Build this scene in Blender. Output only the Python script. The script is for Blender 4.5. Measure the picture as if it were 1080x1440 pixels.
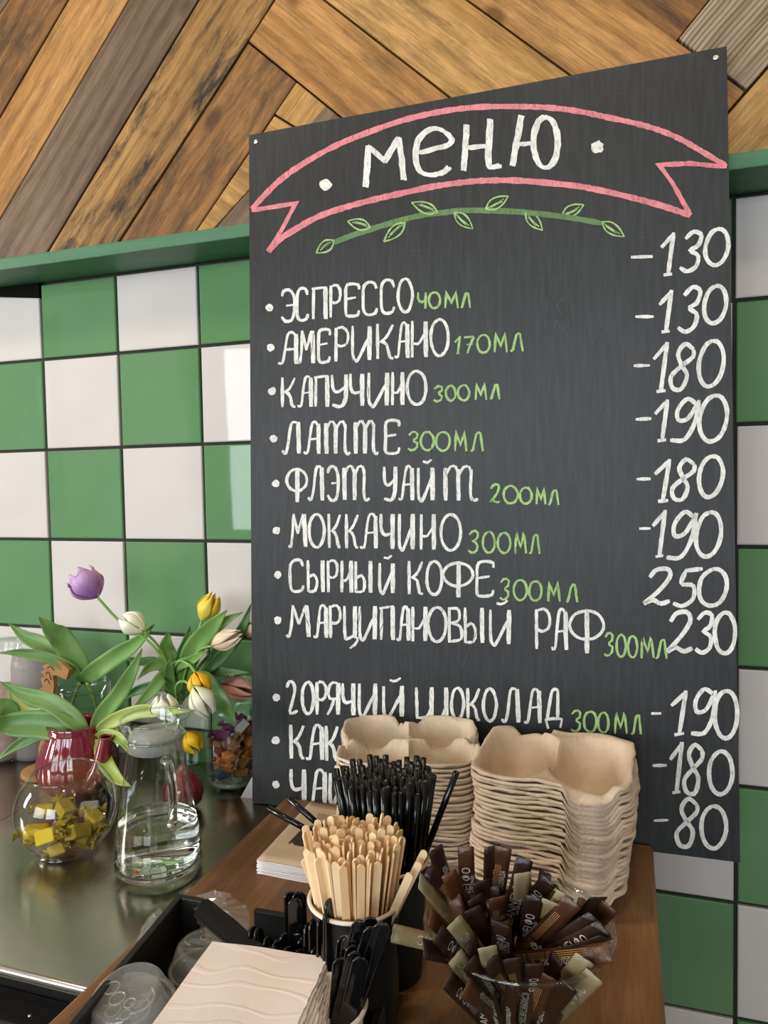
import bpy, bmesh, math, random
from mathutils import Vector, Matrix, noise
for o in list(bpy.data.objects): bpy.data.objects.remove(o)
SC = bpy.context.scene; COL = SC.collection
PI = math.pi
# ---------------- camera (origin: tile wall plane y=0; camera about 1.36 m over the floor) ----------------
F = 1026.82; CAM = Vector((0.9200, -0.9860, -0.2090))
R0 = Vector((0.94936986, 0.31363215, -0.01821379)); R1 = Vector((-0.00318903, -0.04835228, -0.99882525)); R2 = Vector((-0.31414439, 0.94831267, -0.04490402))
cd = bpy.data.cameras.new('camera'); cam = bpy.data.objects.new('camera', cd); COL.objects.link(cam)
cam.matrix_world = Matrix(((R0.x, -R1.x, -R2.x, CAM.x), (R0.y, -R1.y, -R2.y, CAM.y), (R0.z, -R1.z, -R2.z, CAM.z), (0, 0, 0, 1)))
cd.sensor_fit = 'VERTICAL'; cd.sensor_height = 36; cd.lens = F / 1440 * 36; cd.clip_start = .01
SC.camera = cam
# ---------------- world, lights, exposure ----------------
w = bpy.data.worlds.new('world'); SC.world = w; w.use_nodes = True
nt = w.node_tree; bgn = nt.nodes['Background']
sky = nt.nodes.new('ShaderNodeTexSky'); sky.sky_type = 'HOSEK_WILKIE'; sky.turbidity = 4; sky.sun_direction = (-.5, -.4, .6)
nt.links.new(sky.outputs[0], bgn.inputs[0]); bgn.inputs[1].default_value = 1.2
SC.view_settings.view_transform = 'Standard'; SC.view_settings.look = 'None'; SC.view_settings.gamma = 1
SC.view_settings.use_curve_mapping = False; SC.view_settings.exposure = 0.0
SC.cycles.use_denoising = True; SC.cycles.max_bounces = 10; SC.cycles.transparent_max_bounces = 24
SC.cycles.transmission_bounces = 8; SC.cycles.caustics_refractive = False; SC.cycles.caustics_reflective = False
def lamp(name, kind, loc, target, energy, col, sx=.1, sy=None, spot=None):
    l = bpy.data.lights.new(name, kind); l.energy = energy; l.color = col
    if kind == 'AREA':
        l.shape = 'RECTANGLE'; l.size = sx; l.size_y = sy or sx
    else: l.shadow_soft_size = sx
    if kind == 'SPOT': l.spot_size = spot or 1.6; l.spot_blend = .8
    o = bpy.data.objects.new(name, l); COL.objects.link(o); o.location = loc
    o.rotation_euler = (Vector(target) - Vector(loc)).to_track_quat('-Z', 'Y').to_euler()
    return o
lamp('window_daylight_left', 'AREA', (-1.95, -1.36, .10), (0.45, -0.1, -.3), 40, (1, .965, .92), .36, .9)
lamp('window_daylight_rear', 'AREA', (-1.0, -3.92, .1), (.4, 0, -.3), 54, (.88, .94, 1), 1.7, 1.3)
lamp('window_daylight_rear', 'AREA', (.80, -3.92, .1), (.95, 0, -.4), 56, (.84, .92, 1), 1.25, 1.3)
lamp('ceiling_spot', 'SPOT', (-.25, -1.0, 1.28), (0.1, 0, .1), 22, (1, .78, .5), .05, spot=2.2)
lamp('ceiling_spot', 'SPOT', (.9, -1.2, 1.28), (.9, 0, .2), 17, (1, .80, .55), .05, spot=2.3)
lamp('ceiling_spot', 'SPOT', (2.0, -1.0, 1.28), (1.6, 0, .1), 10, (1, .80, .55), .05, spot=2.2)

# ---------------- pixel -> scene helpers ----------------
def ray(u, v): return R0 * ((u - 540) / F) + R1 * ((v - 720) / F) + R2
def H(u, v, z): d = ray(u, v); return CAM + d * ((z - CAM.z) / d.z)
def V(u, v, y): d = ray(u, v); return CAM + d * ((y - CAM.y) / d.y)
def D(u, v, dist): return CAM + ray(u, v) * dist
ST = -.650; WD = -.634; FL = -1.57; CE = 1.33
# ---------------- mesh helpers ----------------
ORG = {}
def newobj(name, data=None, parent=None):
    o = bpy.data.objects.new(name, data); COL.objects.link(o)
    if parent is not None: o.parent = parent
    return o
def tag(o, label=None, cat=None, group=None, kind=None):
    if label: o['label'] = label
    if cat: o['category'] = cat
    if group: o['group'] = group
    if kind: o['kind'] = kind
    return o
def thing(name, label, cat, loc=(0, 0, 0), group=None):
    o = newobj(name); o.location = loc; ORG[o.name] = Vector(loc); o.empty_display_size = .02
    return tag(o, label, cat, group)
def mk(name, vf, mat, parent=None, smooth=True, loc=None):
    v, f = vf
    me = bpy.data.meshes.new(name); org = ORG.get(parent.name, Vector()) if parent else Vector(loc or (0, 0, 0))
    me.from_pydata([tuple(Vector(p) - org) for p in v], [], f); me.update()
    mats = mat if isinstance(mat, (list, tuple)) else [mat]
    for m in mats: me.materials.append(m)
    if smooth: me.shade_smooth()
    o = newobj(name, me, parent)
    if parent is None: o.location = org
    ORG[o.name] = org
    return o
def autosm(o, ang=35):
    me = o.data; bm = bmesh.new(); bm.from_mesh(me)
    for e in bm.edges: e.smooth = not (len(e.link_faces) == 2 and e.calc_face_angle(0) > math.radians(ang))
    bm.to_mesh(me); bm.free()
    return o
def bevel(o, w, seg=2):
    m = o.modifiers.new('bevel', 'BEVEL'); m.width = w; m.segments = seg; m.limit_method = 'ANGLE'; return o
def box(x0, x1, y0, y1, z0, z1):
    return [(x, y, z) for x in (x0, x1) for y in (y0, y1) for z in (z0, z1)], [(0, 1, 3, 2), (4, 6, 7, 5), (0, 4, 5, 1), (2, 3, 7, 6), (0, 2, 6, 4), (1, 5, 7, 3)]
def obox(c, ax, ay, az, hx, hy, hz):
    c = Vector(c); v = [c + ax * (sx * hx) + ay * (sy * hy) + az * (sz * hz) for sx in (-1, 1) for sy in (-1, 1) for sz in (-1, 1)]
    return v, box(0, 1, 0, 1, 0, 1)[1]
def join(*vfs):
    v, f = [], []
    for a, b in vfs:
        n = len(v); v += list(a); f += [tuple(i + n for i in q) for q in b]
    return v, f
def lathe(c, prof, seg=40, rad=None, cap0=False, cap1=False, M=None):
    c = Vector(c); v, f = [], []
    for (r, z) in prof:
        for i in range(seg):
            a = 2 * PI * i / seg; rr = r * (rad(a, z) if rad else 1)
            p = Vector((rr * math.cos(a), rr * math.sin(a), z))
            if M: p = M @ p
            v.append(c + p)
    for k in range(len(prof) - 1):
        for i in range(seg):
            j = (i + 1) % seg; f.append((k * seg + i, k * seg + j, (k + 1) * seg + j, (k + 1) * seg + i))
    if cap0: f.append(tuple(reversed(range(seg))))
    if cap1: f.append(tuple(range((len(prof) - 1) * seg, len(prof) * seg)))
    return v, f
def spline(pts, n):
    pts = [Vector(p) for p in pts]
    if len(pts) < 3: return [pts[0].lerp(pts[-1], i / n) for i in range(n + 1)]
    P = [pts[0] * 2 - pts[1]] + pts + [pts[-1] * 2 - pts[-2]]; out = []
    m = len(pts) - 1
    for i in range(n + 1):
        t = i / n * m; k = min(int(t), m - 1); t -= k
        a, b, c, d = P[k], P[k + 1], P[k + 2], P[k + 3]
        out.append(.5 * ((2 * b) + (c - a) * t + (2 * a - 5 * b + 4 * c - d) * t * t + (3 * b - a - 3 * c + d) * t ** 3))
    return out
def tube(pts, r, seg=8, caps=True):
    v, f = [], []; n = len(pts); up = None
    for i, p in enumerate(pts):
        t = (pts[min(i + 1, n - 1)] - pts[max(i - 1, 0)]).normalized()
        if up is None: up = t.orthogonal().normalized()
        up = (up - t * up.dot(t)).normalized(); s = t.cross(up)
        rr = r(i / (n - 1)) if callable(r) else r
        for k in range(seg):
            a = 2 * PI * k / seg; v.append(p + up * (rr * math.cos(a)) + s * (rr * math.sin(a)))
    for i in range(n - 1):
        for k in range(seg):
            j = (k + 1) % seg; f.append((i * seg + k, i * seg + j, (i + 1) * seg + j, (i + 1) * seg + k))
    if caps: f += [tuple(reversed(range(seg))), tuple(range((n - 1) * seg, n * seg))]
    return v, f
def prism(poly, off):
    n = len(poly); off = Vector(off); v = [Vector(p) for p in poly] + [Vector(p) + off for p in poly]
    return v, [tuple(range(n)), tuple(reversed(range(n, 2 * n)))] + [(i + n, (i + 1) % n + n, (i + 1) % n, i)[::1] for i in range(n)]
# ---------------- materials ----------------
class NT:
    def __init__(s, name):
        s.m = bpy.data.materials.new(name); s.m.use_nodes = True; s.t = s.m.node_tree; s.n = s.t.nodes; s.p = s.n['Principled BSDF']; s.out = s.n['Material Output']
    def add(s, typ, **kw):
        n = s.n.new('ShaderNode' + typ)
        for k, v in kw.items():
            if k.startswith('i_'): n.inputs[k[2:].replace('_', ' ')].default_value = v
            else: setattr(n, k, v)
        return n
    def link(s, a, b): s.t.links.new(a, b)
    def coords(s, kind='Object', scale=(1, 1, 1), rot=(0, 0, 0)):
        tc = s.add('TexCoord'); mp = s.add('Mapping'); mp.inputs['Scale'].default_value = scale; mp.inputs['Rotation'].default_value = rot
        s.link(tc.outputs[kind], mp.inputs[0]); return mp.outputs[0]
    def noise(s, vec, scale, detail=3, rough=.55, dist=0):
        n = s.add('TexNoise'); n.inputs['Scale'].default_value = scale; n.inputs['Detail'].default_value = detail; n.inputs['Roughness'].default_value = rough; n.inputs['Distortion'].default_value = dist
        s.link(vec, n.inputs['Vector']); return n.outputs[0]
    def ramp(s, fac, stops):
        r = s.add('ValToRGB'); e = r.color_ramp.elements
        while len(e) < len(stops): e.new(.5)
        for i, (p, c) in enumerate(stops): e[i].position = p; e[i].color = (*c, 1) if len(c) == 3 else c
        s.link(fac, r.inputs[0]); return r.outputs[0]
    def mix(s, fac, a, b, mode='MIX'):
        m = s.add('Mix', data_type='RGBA', blend_type=mode)
        for sock, val in ((m.inputs[0], fac), (m.inputs[6], a), (m.inputs[7], b)):
            if isinstance(val, (int, float)): sock.default_value = val
            elif isinstance(val, tuple): sock.default_value = (*val, 1)
            else: s.link(val, sock)
        return m.outputs[2]
    def bump(s, h, strength=.3, dist=.001):
        b = s.add('Bump'); b.inputs['Strength'].default_value = strength; b.inputs['Distance'].default_value = dist
        s.link(h, b.inputs['Height']); s.link(b.outputs[0], s.p.inputs['Normal']); return b
def srgb(r, g, b):
    return tuple(((c / 255) / 12.92 if c / 255 <= .04045 else ((c / 255 + .055) / 1.055) ** 2.4) for c in (r, g, b))
def plain(name, col, rough=.5, metal=0, coat=0, spec=.5, **kw):
    n = NT(name); n.p.inputs['Base Color'].default_value = (*col, 1); n.p.inputs['Roughness'].default_value = rough; n.p.inputs['Metallic'].default_value = metal
    n.p.inputs['Coat Weight'].default_value = coat; n.p.inputs['Specular IOR Level'].default_value = spec
    for k, v in kw.items(): n.p.inputs[k.replace('_', ' ')].default_value = v
    return n.m
def mottled(name, c1, c2, scale=20, rough=.5, bump=0, bscale=60, spec=.5, stretch=(1, 1, 1), subs=0, coat=0, bdist=.001):
    n = NT(name); vec = n.coords('Object', stretch); f = n.noise(vec, scale, 4)
    n.link(n.ramp(f, [(.3, c1), (.7, c2)]), n.p.inputs['Base Color']); n.p.inputs['Roughness'].default_value = rough; n.p.inputs['Specular IOR Level'].default_value = spec
    n.p.inputs['Coat Weight'].default_value = coat
    if subs: n.p.inputs['Subsurface Weight'].default_value = subs; n.p.inputs['Subsurface Scale'].default_value = .005
    if bump: n.bump(n.noise(vec, bscale, 3), bump, bdist)
    return n.m
def wood(name, light, mid, dark, mould=0, knot=0, rough=.6, gs=1.0, ribs=0, bump=.5, fc=.55):
    n = NT(name); tc = n.add('TexCoord'); oi = n.add('ObjectInfo')
    cmb = n.add('CombineXYZ'); sc = n.add('Math', operation='MULTIPLY'); sc.inputs[1].default_value = 37.0
    n.link(oi.outputs['Random'], sc.inputs[0])
    for i in range(3): n.link(sc.outputs[0], cmb.inputs[i])
    ad = n.add('VectorMath', operation='ADD'); n.link(tc.outputs['Object'], ad.inputs[0]); n.link(cmb.outputs[0], ad.inputs[1])
    def mp(s):
        m = n.add('Mapping'); m.inputs['Scale'].default_value = s; n.link(ad.outputs[0], m.inputs[0]); return m.outputs[0]
    big = n.noise(mp((1.5 * gs, 9 * gs, 9 * gs)), 1.6, 3, .5, .6)
    wv = n.add('TexWave', wave_type='BANDS', bands_direction='Z'); wv.inputs['Scale'].default_value = 22 * gs; wv.inputs['Distortion'].default_value = 7; wv.inputs['Detail'].default_value = 3; wv.inputs['Detail Scale'].default_value = 1.2
    n.link(mp((.12, 1, .6)), wv.inputs['Vector'])
    fine = n.noise(mp((6 * gs, 150 * gs, 150 * gs)), 3, 3, .6)
    c = n.ramp(big, [(.25, dark), (.5, mid), (.75, light)])
    c = n.mix(.22, c, n.ramp(wv.outputs[1], [(.1, tuple(x * .55 for x in dark)), (.6, light)]), 'MIX')
    c = n.mix(fc, c, n.ramp(fine, [(.35, (.42, .40, .38)), (.6, (1, 1, 1))]), 'MULTIPLY')
    if fc > .4: c = n.mix(.38, c, n.ramp(n.noise(mp((14, 40, 40)), 2.2, 6, .7), [(.3, (.5, .46, .42)), (.58, (1, 1, 1))]), 'MULTIPLY')
    if mould:
        mn = n.noise(mp((7, 26, 26)), 1.4, 8, .72, .3)
        c = n.mix(n.ramp(mn, [(.47, (0, 0, 0)), (.62, (mould, mould, mould))]), c, (.028, .022, .014))
    if knot:
        vo = n.add('TexVoronoi'); vo.inputs['Scale'].default_value = 1; n.link(mp((7, 12, 12)), vo.inputs['Vector'])
        k = n.ramp(vo.outputs['Distance'], [(.07, (1, 1, 1)), (.16, (0, 0, 0))])
        c = n.mix(k, c, n.mix(.5, (.05, .02, .008), dark))
    n.link(c, n.p.inputs['Base Color']); n.p.inputs['Roughness'].default_value = rough; n.p.inputs['Specular IOR Level'].default_value = .25
    if ribs:
        wr = n.add('TexWave', wave_type='BANDS', bands_direction='Z'); wr.inputs['Scale'].default_value = 55; wr.inputs['Distortion'].default_value = 5; wr.inputs['Detail'].default_value = 2; n.link(mp((.2, 1, 1)), wr.inputs['Vector'])
        n.bump(n.mix(.35, wr.outputs[1], n.noise(mp((20, 60, 60)), 2, 4)), .8, .003)
    else: n.bump(fine, bump, .0008)
    return n.m
def thin_glass(name, tint=(1, 1, 1), rough=.0, refl=1.0, haze=0, hazecol=(.9, .9, .9), ior=1.45):
    n = NT(name); n.n.remove(n.p)
    tr = n.add('BsdfTransparent'); tr.inputs[0].default_value = (*tint, 1)
    gl = n.add('BsdfGlossy'); gl.inputs['Roughness'].default_value = rough; gl.inputs[0].default_value = (refl, refl, refl, 1)
    lw = n.add('LayerWeight'); lw.inputs[0].default_value = .5; pw = n.add('Math', operation='POWER'); n.link(lw.outputs['Facing'], pw.inputs[0]); pw.inputs[1].default_value = 3.2
    ml = n.add('MapRange'); ml.inputs[3].default_value = .035 * (ior / 1.45) ** 2; ml.inputs[4].default_value = min(.85, .5 * ior / 1.45); n.link(pw.outputs[0], ml.inputs[0])
    mx = n.add('MixShader'); n.link(ml.outputs[0], mx.inputs[0]); n.link(tr.outputs[0], mx.inputs[1]); n.link(gl.outputs[0], mx.inputs[2]); o = mx.outputs[0]
    if haze:
        df = n.add('BsdfDiffuse'); df.inputs[0].default_value = (*hazecol, 1); m2 = n.add('MixShader'); m2.inputs[0].default_value = haze
        n.link(o, m2.inputs[1]); n.link(df.outputs[0], m2.inputs[2]); o = m2.outputs[0]
    n.link(o, n.out.inputs[0]); return n.m
M = {}
M['grout'] = plain('black_grout', srgb(38, 36, 34), .8)
def tile_mat(name, col, col2):
    n = NT(name); v = n.coords('Object'); f = n.noise(v, 7, 2)
    n.link(n.ramp(f, [(.3, col), (.7, col2)]), n.p.inputs['Base Color']); n.p.inputs['Roughness'].default_value = .03; n.p.inputs['Specular IOR Level'].default_value = .5
    n.bump(n.noise(v, 9, 2), .05, .002); return n.m
M['tile_w'] = tile_mat('white_glazed_tile', srgb(206, 200, 196), srgb(212, 206, 203))
M['tile_g'] = tile_mat('green_glazed_tile', srgb(94, 136, 94), srgb(100, 141, 98))
M['green_paint'] = mottled('green_painted_wood', srgb(58, 108, 76), srgb(66, 118, 84), 14, .5, .3, 40, stretch=(1, 6, 6))
M['plaster'] = mottled('warm_white_plaster', srgb(196, 186, 170), srgb(202, 193, 178), 5, .8)
M['floor'] = mottled('grey_brown_floor', srgb(92, 82, 70), srgb(108, 98, 86), 6, .5)
M['oak'] = wood('oiled_wood_slab', srgb(152, 112, 74), srgb(130, 94, 62), srgb(100, 70, 44), gs=1.2, rough=.42, bump=.15, fc=.35)
M['oak_edge'] = wood('wood_slab_edge', srgb(176, 134, 88), srgb(150, 108, 68), srgb(116, 80, 46), gs=1.2, rough=.5)
WO = {
 'gold': wood('golden_pine_plank', srgb(214, 170, 108), srgb(192, 146, 84), srgb(156, 110, 60), mould=.4, knot=1),
 'amber': wood('amber_pine_plank', srgb(204, 156, 98), srgb(180, 130, 74), srgb(142, 96, 50), mould=.35, knot=1),
 'grey': wood('weathered_grey_plank', srgb(142, 122, 100), srgb(116, 96, 76), srgb(84, 68, 52), knot=1),
 'mould': wood('mould_stained_plank', srgb(190, 148, 92), srgb(158, 118, 68), srgb(112, 80, 44), mould=1.0, knot=1),
 'brown': wood('brown_pine_plank', srgb(170, 124, 74), srgb(140, 98, 56), srgb(100, 70, 42), mould=.7, knot=1),
 'ribbed': wood('rough_sawn_grey_plank', srgb(184, 166, 142), srgb(160, 142, 118), srgb(124, 106, 86), ribs=1, fc=.3)}
def steel_mat():
    n = NT('brushed_steel'); v = n.coords('Object', (1.2, 60, 1)); f = n.noise(v, 6, 4, .6)
    v2 = n.coords('Object'); g = n.noise(v2, 5, 3)
    n.p.inputs['Metallic'].default_value = 1; n.p.inputs['Base Color'].default_value = (*srgb(176, 170, 152), 1)
    n.link(n.ramp(g, [(.3, (.16, .16, .16)), (.7, (.29, .29, .29))]), n.p.inputs['Roughness'])
    n.p.inputs['Anisotropic'].default_value = .6; n.bump(f, .06, .0006); return n.m
M['steel'] = steel_mat()
M['steel_edge'] = plain('bright_steel_edge', srgb(225, 225, 225), .2, 1)
M['black_metal'] = plain('black_enamel', srgb(28, 26, 25), .32)
M['dark_panel'] = plain('dark_grey_panel', srgb(52, 50, 49), .45)
def board_mat():
    n = NT('chalkboard_black'); v = n.coords('Object'); a = n.noise(v, 3.5, 5, .6); b = n.noise(n.coords('Object', (60, 1, 6)), 3, 4, .6)
    c = n.ramp(a, [(.3, srgb(30, 32, 34)), (.75, srgb(46, 48, 50))]); c = n.mix(.2, c, n.ramp(b, [(.4, srgb(26, 28, 30)), (.75, srgb(84, 86, 88))]))
    s = n.noise(n.coords('Object', (3, 1, 40), (0, .5, 0)), 5, 6, .8); c = n.mix(n.ramp(s, [(.64, (0, 0, 0)), (.76, (.22, .22, .22))]), c, srgb(150, 152, 156))
    n.link(c, n.p.inputs['Base Color']); n.p.inputs['Roughness'].default_value = .45; n.p.inputs['Specular IOR Level'].default_value = .33; return n.m
M['board'] = board_mat()
def chalk(name, col, lo=.25):
    n = NT(name); v = n.coords('Object', (1, 1, .35)); a = n.noise(v, 420, 3, .7); b = n.noise(n.coords('Object'), 60, 3)
    c = n.mix(n.ramp(a, [(.33, (.55, .55, .55)), (.5, (0, 0, 0))]), col, tuple(x * lo for x in col)); c = n.mix(n.ramp(b, [(.35, (.35, .35, .35)), (.6, (0, 0, 0))]), c, tuple(x * .45 for x in col))
    n.link(c, n.p.inputs['Base Color']); n.p.inputs['Roughness'].default_value = .95; n.p.inputs['Specular IOR Level'].default_value = .1; return n.m
M['ck_w'] = chalk('white_chalk', srgb(236, 236, 232)); M['ck_g'] = chalk('green_chalk', srgb(168, 204, 136)); M['ck_p'] = chalk('pink_chalk', srgb(226, 142, 152)); M['ck_dg'] = chalk('rubbed_green_chalk', srgb(112, 140, 100), .4); M['ck_dim'] = chalk('half_wiped_chalk', srgb(84, 88, 90))
M['screw'] = plain('steel_screw', srgb(190, 190, 188), .3, 1)
M['pulp'] = mottled('moulded_pulp', srgb(212, 190, 164), srgb(228, 208, 184), 30, .95, .6, 350, .1, bdist=.0012)
M['pulp2'] = mottled('moulded_pulp_pale', srgb(206, 188, 164), srgb(222, 205, 182), 30, .95, .6, 350, .1, bdist=.0012)
M['birch'] = mottled('birch_stirrer', srgb(236, 202, 156), srgb(248, 222, 182), 6, .65, stretch=(20, 20, 1), spec=.2)
M['birch2'] = mottled('birch_stirrer_pale', srgb(226, 184, 132), srgb(240, 206, 160), 6, .65, stretch=(20, 20, 1), spec=.2)
M['black_gloss'] = plain('glossy_black_plastic', srgb(8, 8, 10), .1, spec=.6)
M['black_straw'] = plain('black_straw_plastic', srgb(7, 7, 8), .18, spec=.45)
M['black_matt'] = mottled('black_stained_wood', srgb(12, 11, 11), srgb(20, 19, 18), 12, .5, .2, 60, stretch=(1, 8, 8))
M['cup_paper'] = plain('white_paper_cup', srgb(226, 214, 198), .6)
M['cup_black'] = plain('black_paper_cup', srgb(11, 10, 10), .6, spec=.3)
M['cup_kraft'] = plain('cream_cup_rim', srgb(216, 184, 142), .6)
def napkin_mat():
    n = NT('embossed_napkin'); v = n.coords('Object'); n.p.inputs['Base Color'].default_value = (*srgb(246, 232, 226), 1); n.p.inputs['Roughness'].default_value = .9; n.p.inputs['Specular IOR Level'].default_value = .1
    w1 = n.add('TexWave', wave_type='BANDS', bands_direction='DIAGONAL'); w1.inputs['Scale'].default_value = 420; n.link(v, w1.inputs[0])
    w2 = n.add('TexWave', wave_type='RINGS'); w2.inputs['Scale'].default_value = 17; w2.inputs['Distortion'].default_value = 5; w2.inputs['Detail'].default_value = 0; w2.inputs['Detail Scale'].default_value = 1.6; n.link(v, w2.inputs[0])
    r2 = n.ramp(w2.outputs[1], [(.86, (0, 0, 0)), (.97, (1, 1, 1))])
    m = n.mix(.75, w1.outputs[1], r2, 'ADD'); mm = n.mix(.82, w1.outputs[1], r2); n.bump(mm, .35, .0008); return n.m
M['napkin'] = napkin_mat(); M['napkin_side'] = plain('napkin_layers', srgb(250, 250, 252), .9, spec=.1)
M['kraft'] = mottled('kraft_paper', srgb(190, 166, 138), srgb(206, 184, 156), 14, .8, .15, 200, .2)
M['paper'] = plain('white_paper', srgb(232, 228, 228), .8); M['print'] = plain('dark_brown_print', srgb(48, 38, 38), .7)
M['glass'] = thin_glass('clear_glass', (.965, .975, .965)); M['glass_g'] = thin_glass('greenish_glass', (.90, .95, .90)); M['glass_c'] = thin_glass('carafe_glass', (.93, .955, .935), ior=1.85); M['glass_rim'] = thin_glass('thick_glass', (.82, .86, .82), refl=1, ior=1.9)
M['lid'] = thin_glass('clear_plastic_lid', (.93, .93, .92), .05, 1, .14, (.8, .79, .77), 1.6); M['bag'] = thin_glass('crinkled_clear_film', (.88, .86, .83), .12, 1, .12, (.75, .7, .66), 1.6)
M['frost'] = thin_glass('frosted_plastic', (.7, .7, .7), .3, .8, .45, srgb(190, 180, 178), 1.4)
wt = NT('water'); wt.p.inputs['Base Color'].default_value = (.97, .98, .95, 1); wt.p.inputs['Transmission Weight'].default_value = 1; wt.p.inputs['Roughness'].default_value = 0; wt.p.inputs['IOR'].default_value = 1.33; M['water'] = wt.m
hg = NT('solid_glass'); hg.p.inputs['Transmission Weight'].default_value = 1; hg.p.inputs['Roughness'].default_value = 0; hg.p.inputs['IOR'].default_value = 1.45; M['hglass'] = hg.m
M['maroon'] = plain('burgundy_glaze', srgb(122, 36, 50), .1, coat=.6)
M['ply'] = mottled('laser_cut_plywood', srgb(150, 108, 58), srgb(172, 128, 74), 12, .6, stretch=(1, 1, 8))
M['ply_d'] = plain('engraved_line', srgb(70, 42, 20), .8)
def grad(name, c1, c2, z0, z1, rough=.5, streak=.35, subs=.15):
    n = NT(name); tc = n.add('TexCoord'); sp = n.add('SeparateXYZ'); n.link(tc.outputs['Object'], sp.inputs[0]); mr = n.add('MapRange'); mr.inputs[1].default_value = z0; mr.inputs[2].default_value = z1
    n.link(sp.outputs[2], mr.inputs[0]); st = n.noise(n.coords('Object', (40, 40, 6)), 8, 3)
    c = n.mix(mr.outputs[0], c1, c2); c = n.mix(streak, c, n.ramp(st, [(.35, (.62, .6, .58)), (.6, (1, 1, 1))]), 'MULTIPLY')
    n.link(c, n.p.inputs['Base Color']); n.p.inputs['Roughness'].default_value = rough; n.p.inputs['Subsurface Weight'].default_value = subs; n.p.inputs['Subsurface Scale'].default_value = .006; return n.m
TU = {'purple': grad('purple_petal', srgb(150, 96, 176), srgb(206, 170, 214), .0, .04), 'white': grad('cream_petal', srgb(226, 226, 180), srgb(244, 238, 222), .0, .03, streak=.2),
      'yellow': grad('yellow_petal', srgb(242, 220, 90), srgb(240, 206, 60), .0, .04), 'orange': grad('orange_yellow_petal', srgb(240, 176, 16), srgb(244, 196, 30), .0, .03),
      'peach': grad('peach_petal', srgb(232, 190, 150), srgb(240, 222, 196), .0, .04, streak=.25), 'pink': grad('pink_petal', srgb(232, 90, 112), srgb(246, 190, 170), .0, .04)}
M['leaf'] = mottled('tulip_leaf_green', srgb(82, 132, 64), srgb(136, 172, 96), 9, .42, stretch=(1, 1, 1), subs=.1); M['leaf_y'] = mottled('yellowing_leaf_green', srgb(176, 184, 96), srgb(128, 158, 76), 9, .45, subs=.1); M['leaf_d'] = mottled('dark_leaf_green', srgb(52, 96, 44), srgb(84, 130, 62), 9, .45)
M['stem'] = plain('tulip_stem_green', srgb(132, 172, 84), .5)
def foil(name, a, b, sc=70, rg=.25, mt=.35):
    n = NT(name); f = n.noise(n.coords('Object'), sc, 4, .65); n.link(n.ramp(f, [(.42, a), (.58, b)]), n.p.inputs['Base Color']); n.p.inputs['Roughness'].default_value = rg; n.p.inputs['Metallic'].default_value = mt; n.bump(n.noise(n.coords('Object'), 130, 2), .5, .002); return n.m
FO = {'yellow': foil('yellow_wrapper', srgb(250, 222, 40), srgb(232, 192, 24)), 'yellow_p': foil('printed_yellow_wrapper', srgb(236, 204, 50), srgb(70, 50, 20), 60), 'orange': foil('orange_wrapper', srgb(206, 92, 26), srgb(226, 176, 110)), 'purple': foil('purple_wrapper', srgb(110, 24, 92), srgb(150, 60, 130)),
      'blue': foil('blue_wrapper', srgb(30, 56, 110), srgb(120, 150, 180)), 'tan': foil('nut_print_wrapper', srgb(176, 130, 70), srgb(70, 30, 14)), 'red': foil('dark_red_wrapper', srgb(96, 16, 26), srgb(150, 70, 60)), 'silver': foil('silver_wrapper', srgb(220, 220, 220), srgb(120, 110, 110))}
SB = {'dark': foil('dark_brown_sachet', srgb(38, 23, 17), srgb(52, 31, 22), 14, .4, 0), 'brown': foil('brown_sachet', srgb(80, 46, 26), srgb(62, 36, 22), 14, .4, 0), 'cream': foil('cream_sachet', srgb(142, 134, 104), srgb(154, 128, 80), 14, .42, 0)}
M['gold_print'] = plain('gold_print', srgb(190, 140, 84), .5); M['white_print'] = plain('white_print', srgb(214, 206, 200), .6)
rnd = random.Random(7)
# =============== SETTING ===============
def struct(name, vf, mat, label=None, smooth=False, parent=None):
    o = mk(name, vf, mat, parent, smooth=smooth); o['kind'] = 'structure'
    if label: o['label'] = label
    return o
XL, XR, YB = -2.0, 3.2, -4.0
struct('floor', box(XL - .1, XR + .1, YB - .1, .12, FL - .1, FL), M['floor'], 'grey-brown floor of the cafe')
struct('ceiling', box(XL - .1, XR + .1, YB - .1, .12, CE, CE + .1), M['plaster'], 'plain pale ceiling of the cafe')
struct('wall_right', box(XR, XR + .1, YB, .1, FL, CE), M['plaster'], 'plain plaster wall on the right')
def holed(name, axis, at, a0, a1, holes, label):      # wall with window openings, made of solid boxes
    bs = []; cur = a0
    for (h0, h1, z0, z1) in sorted(holes):
        bs += [(cur, h0, FL, CE), (h0, h1, FL, z0), (h0, h1, z1, CE)]; cur = h1
    bs.append((cur, a1, FL, CE)); out = []
    for (p, q, z0, z1) in bs:
        out.append(box(at - .1, at, p, q, z0, z1) if axis == 'x' else box(p, q, at - .1, at, z0, z1))
    return struct(name, join(*out), M['plaster'], label)
holed('wall_left', 'x', XL, YB, .1, [(-2.3, -1.2, -.4, .7)], 'plaster wall with a window on the left')
holed('wall_rear', 'y', YB, XL, XR, [(-1.9, -.1, -.6, .8), (.1, 1.5, -.6, .8)], 'plaster wall with windows behind the viewer')
M['frame'] = plain('white_window_frame', srgb(220, 218, 212), .5); M['pane'] = thin_glass('window_pane', (.95, .97, .97))
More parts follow.
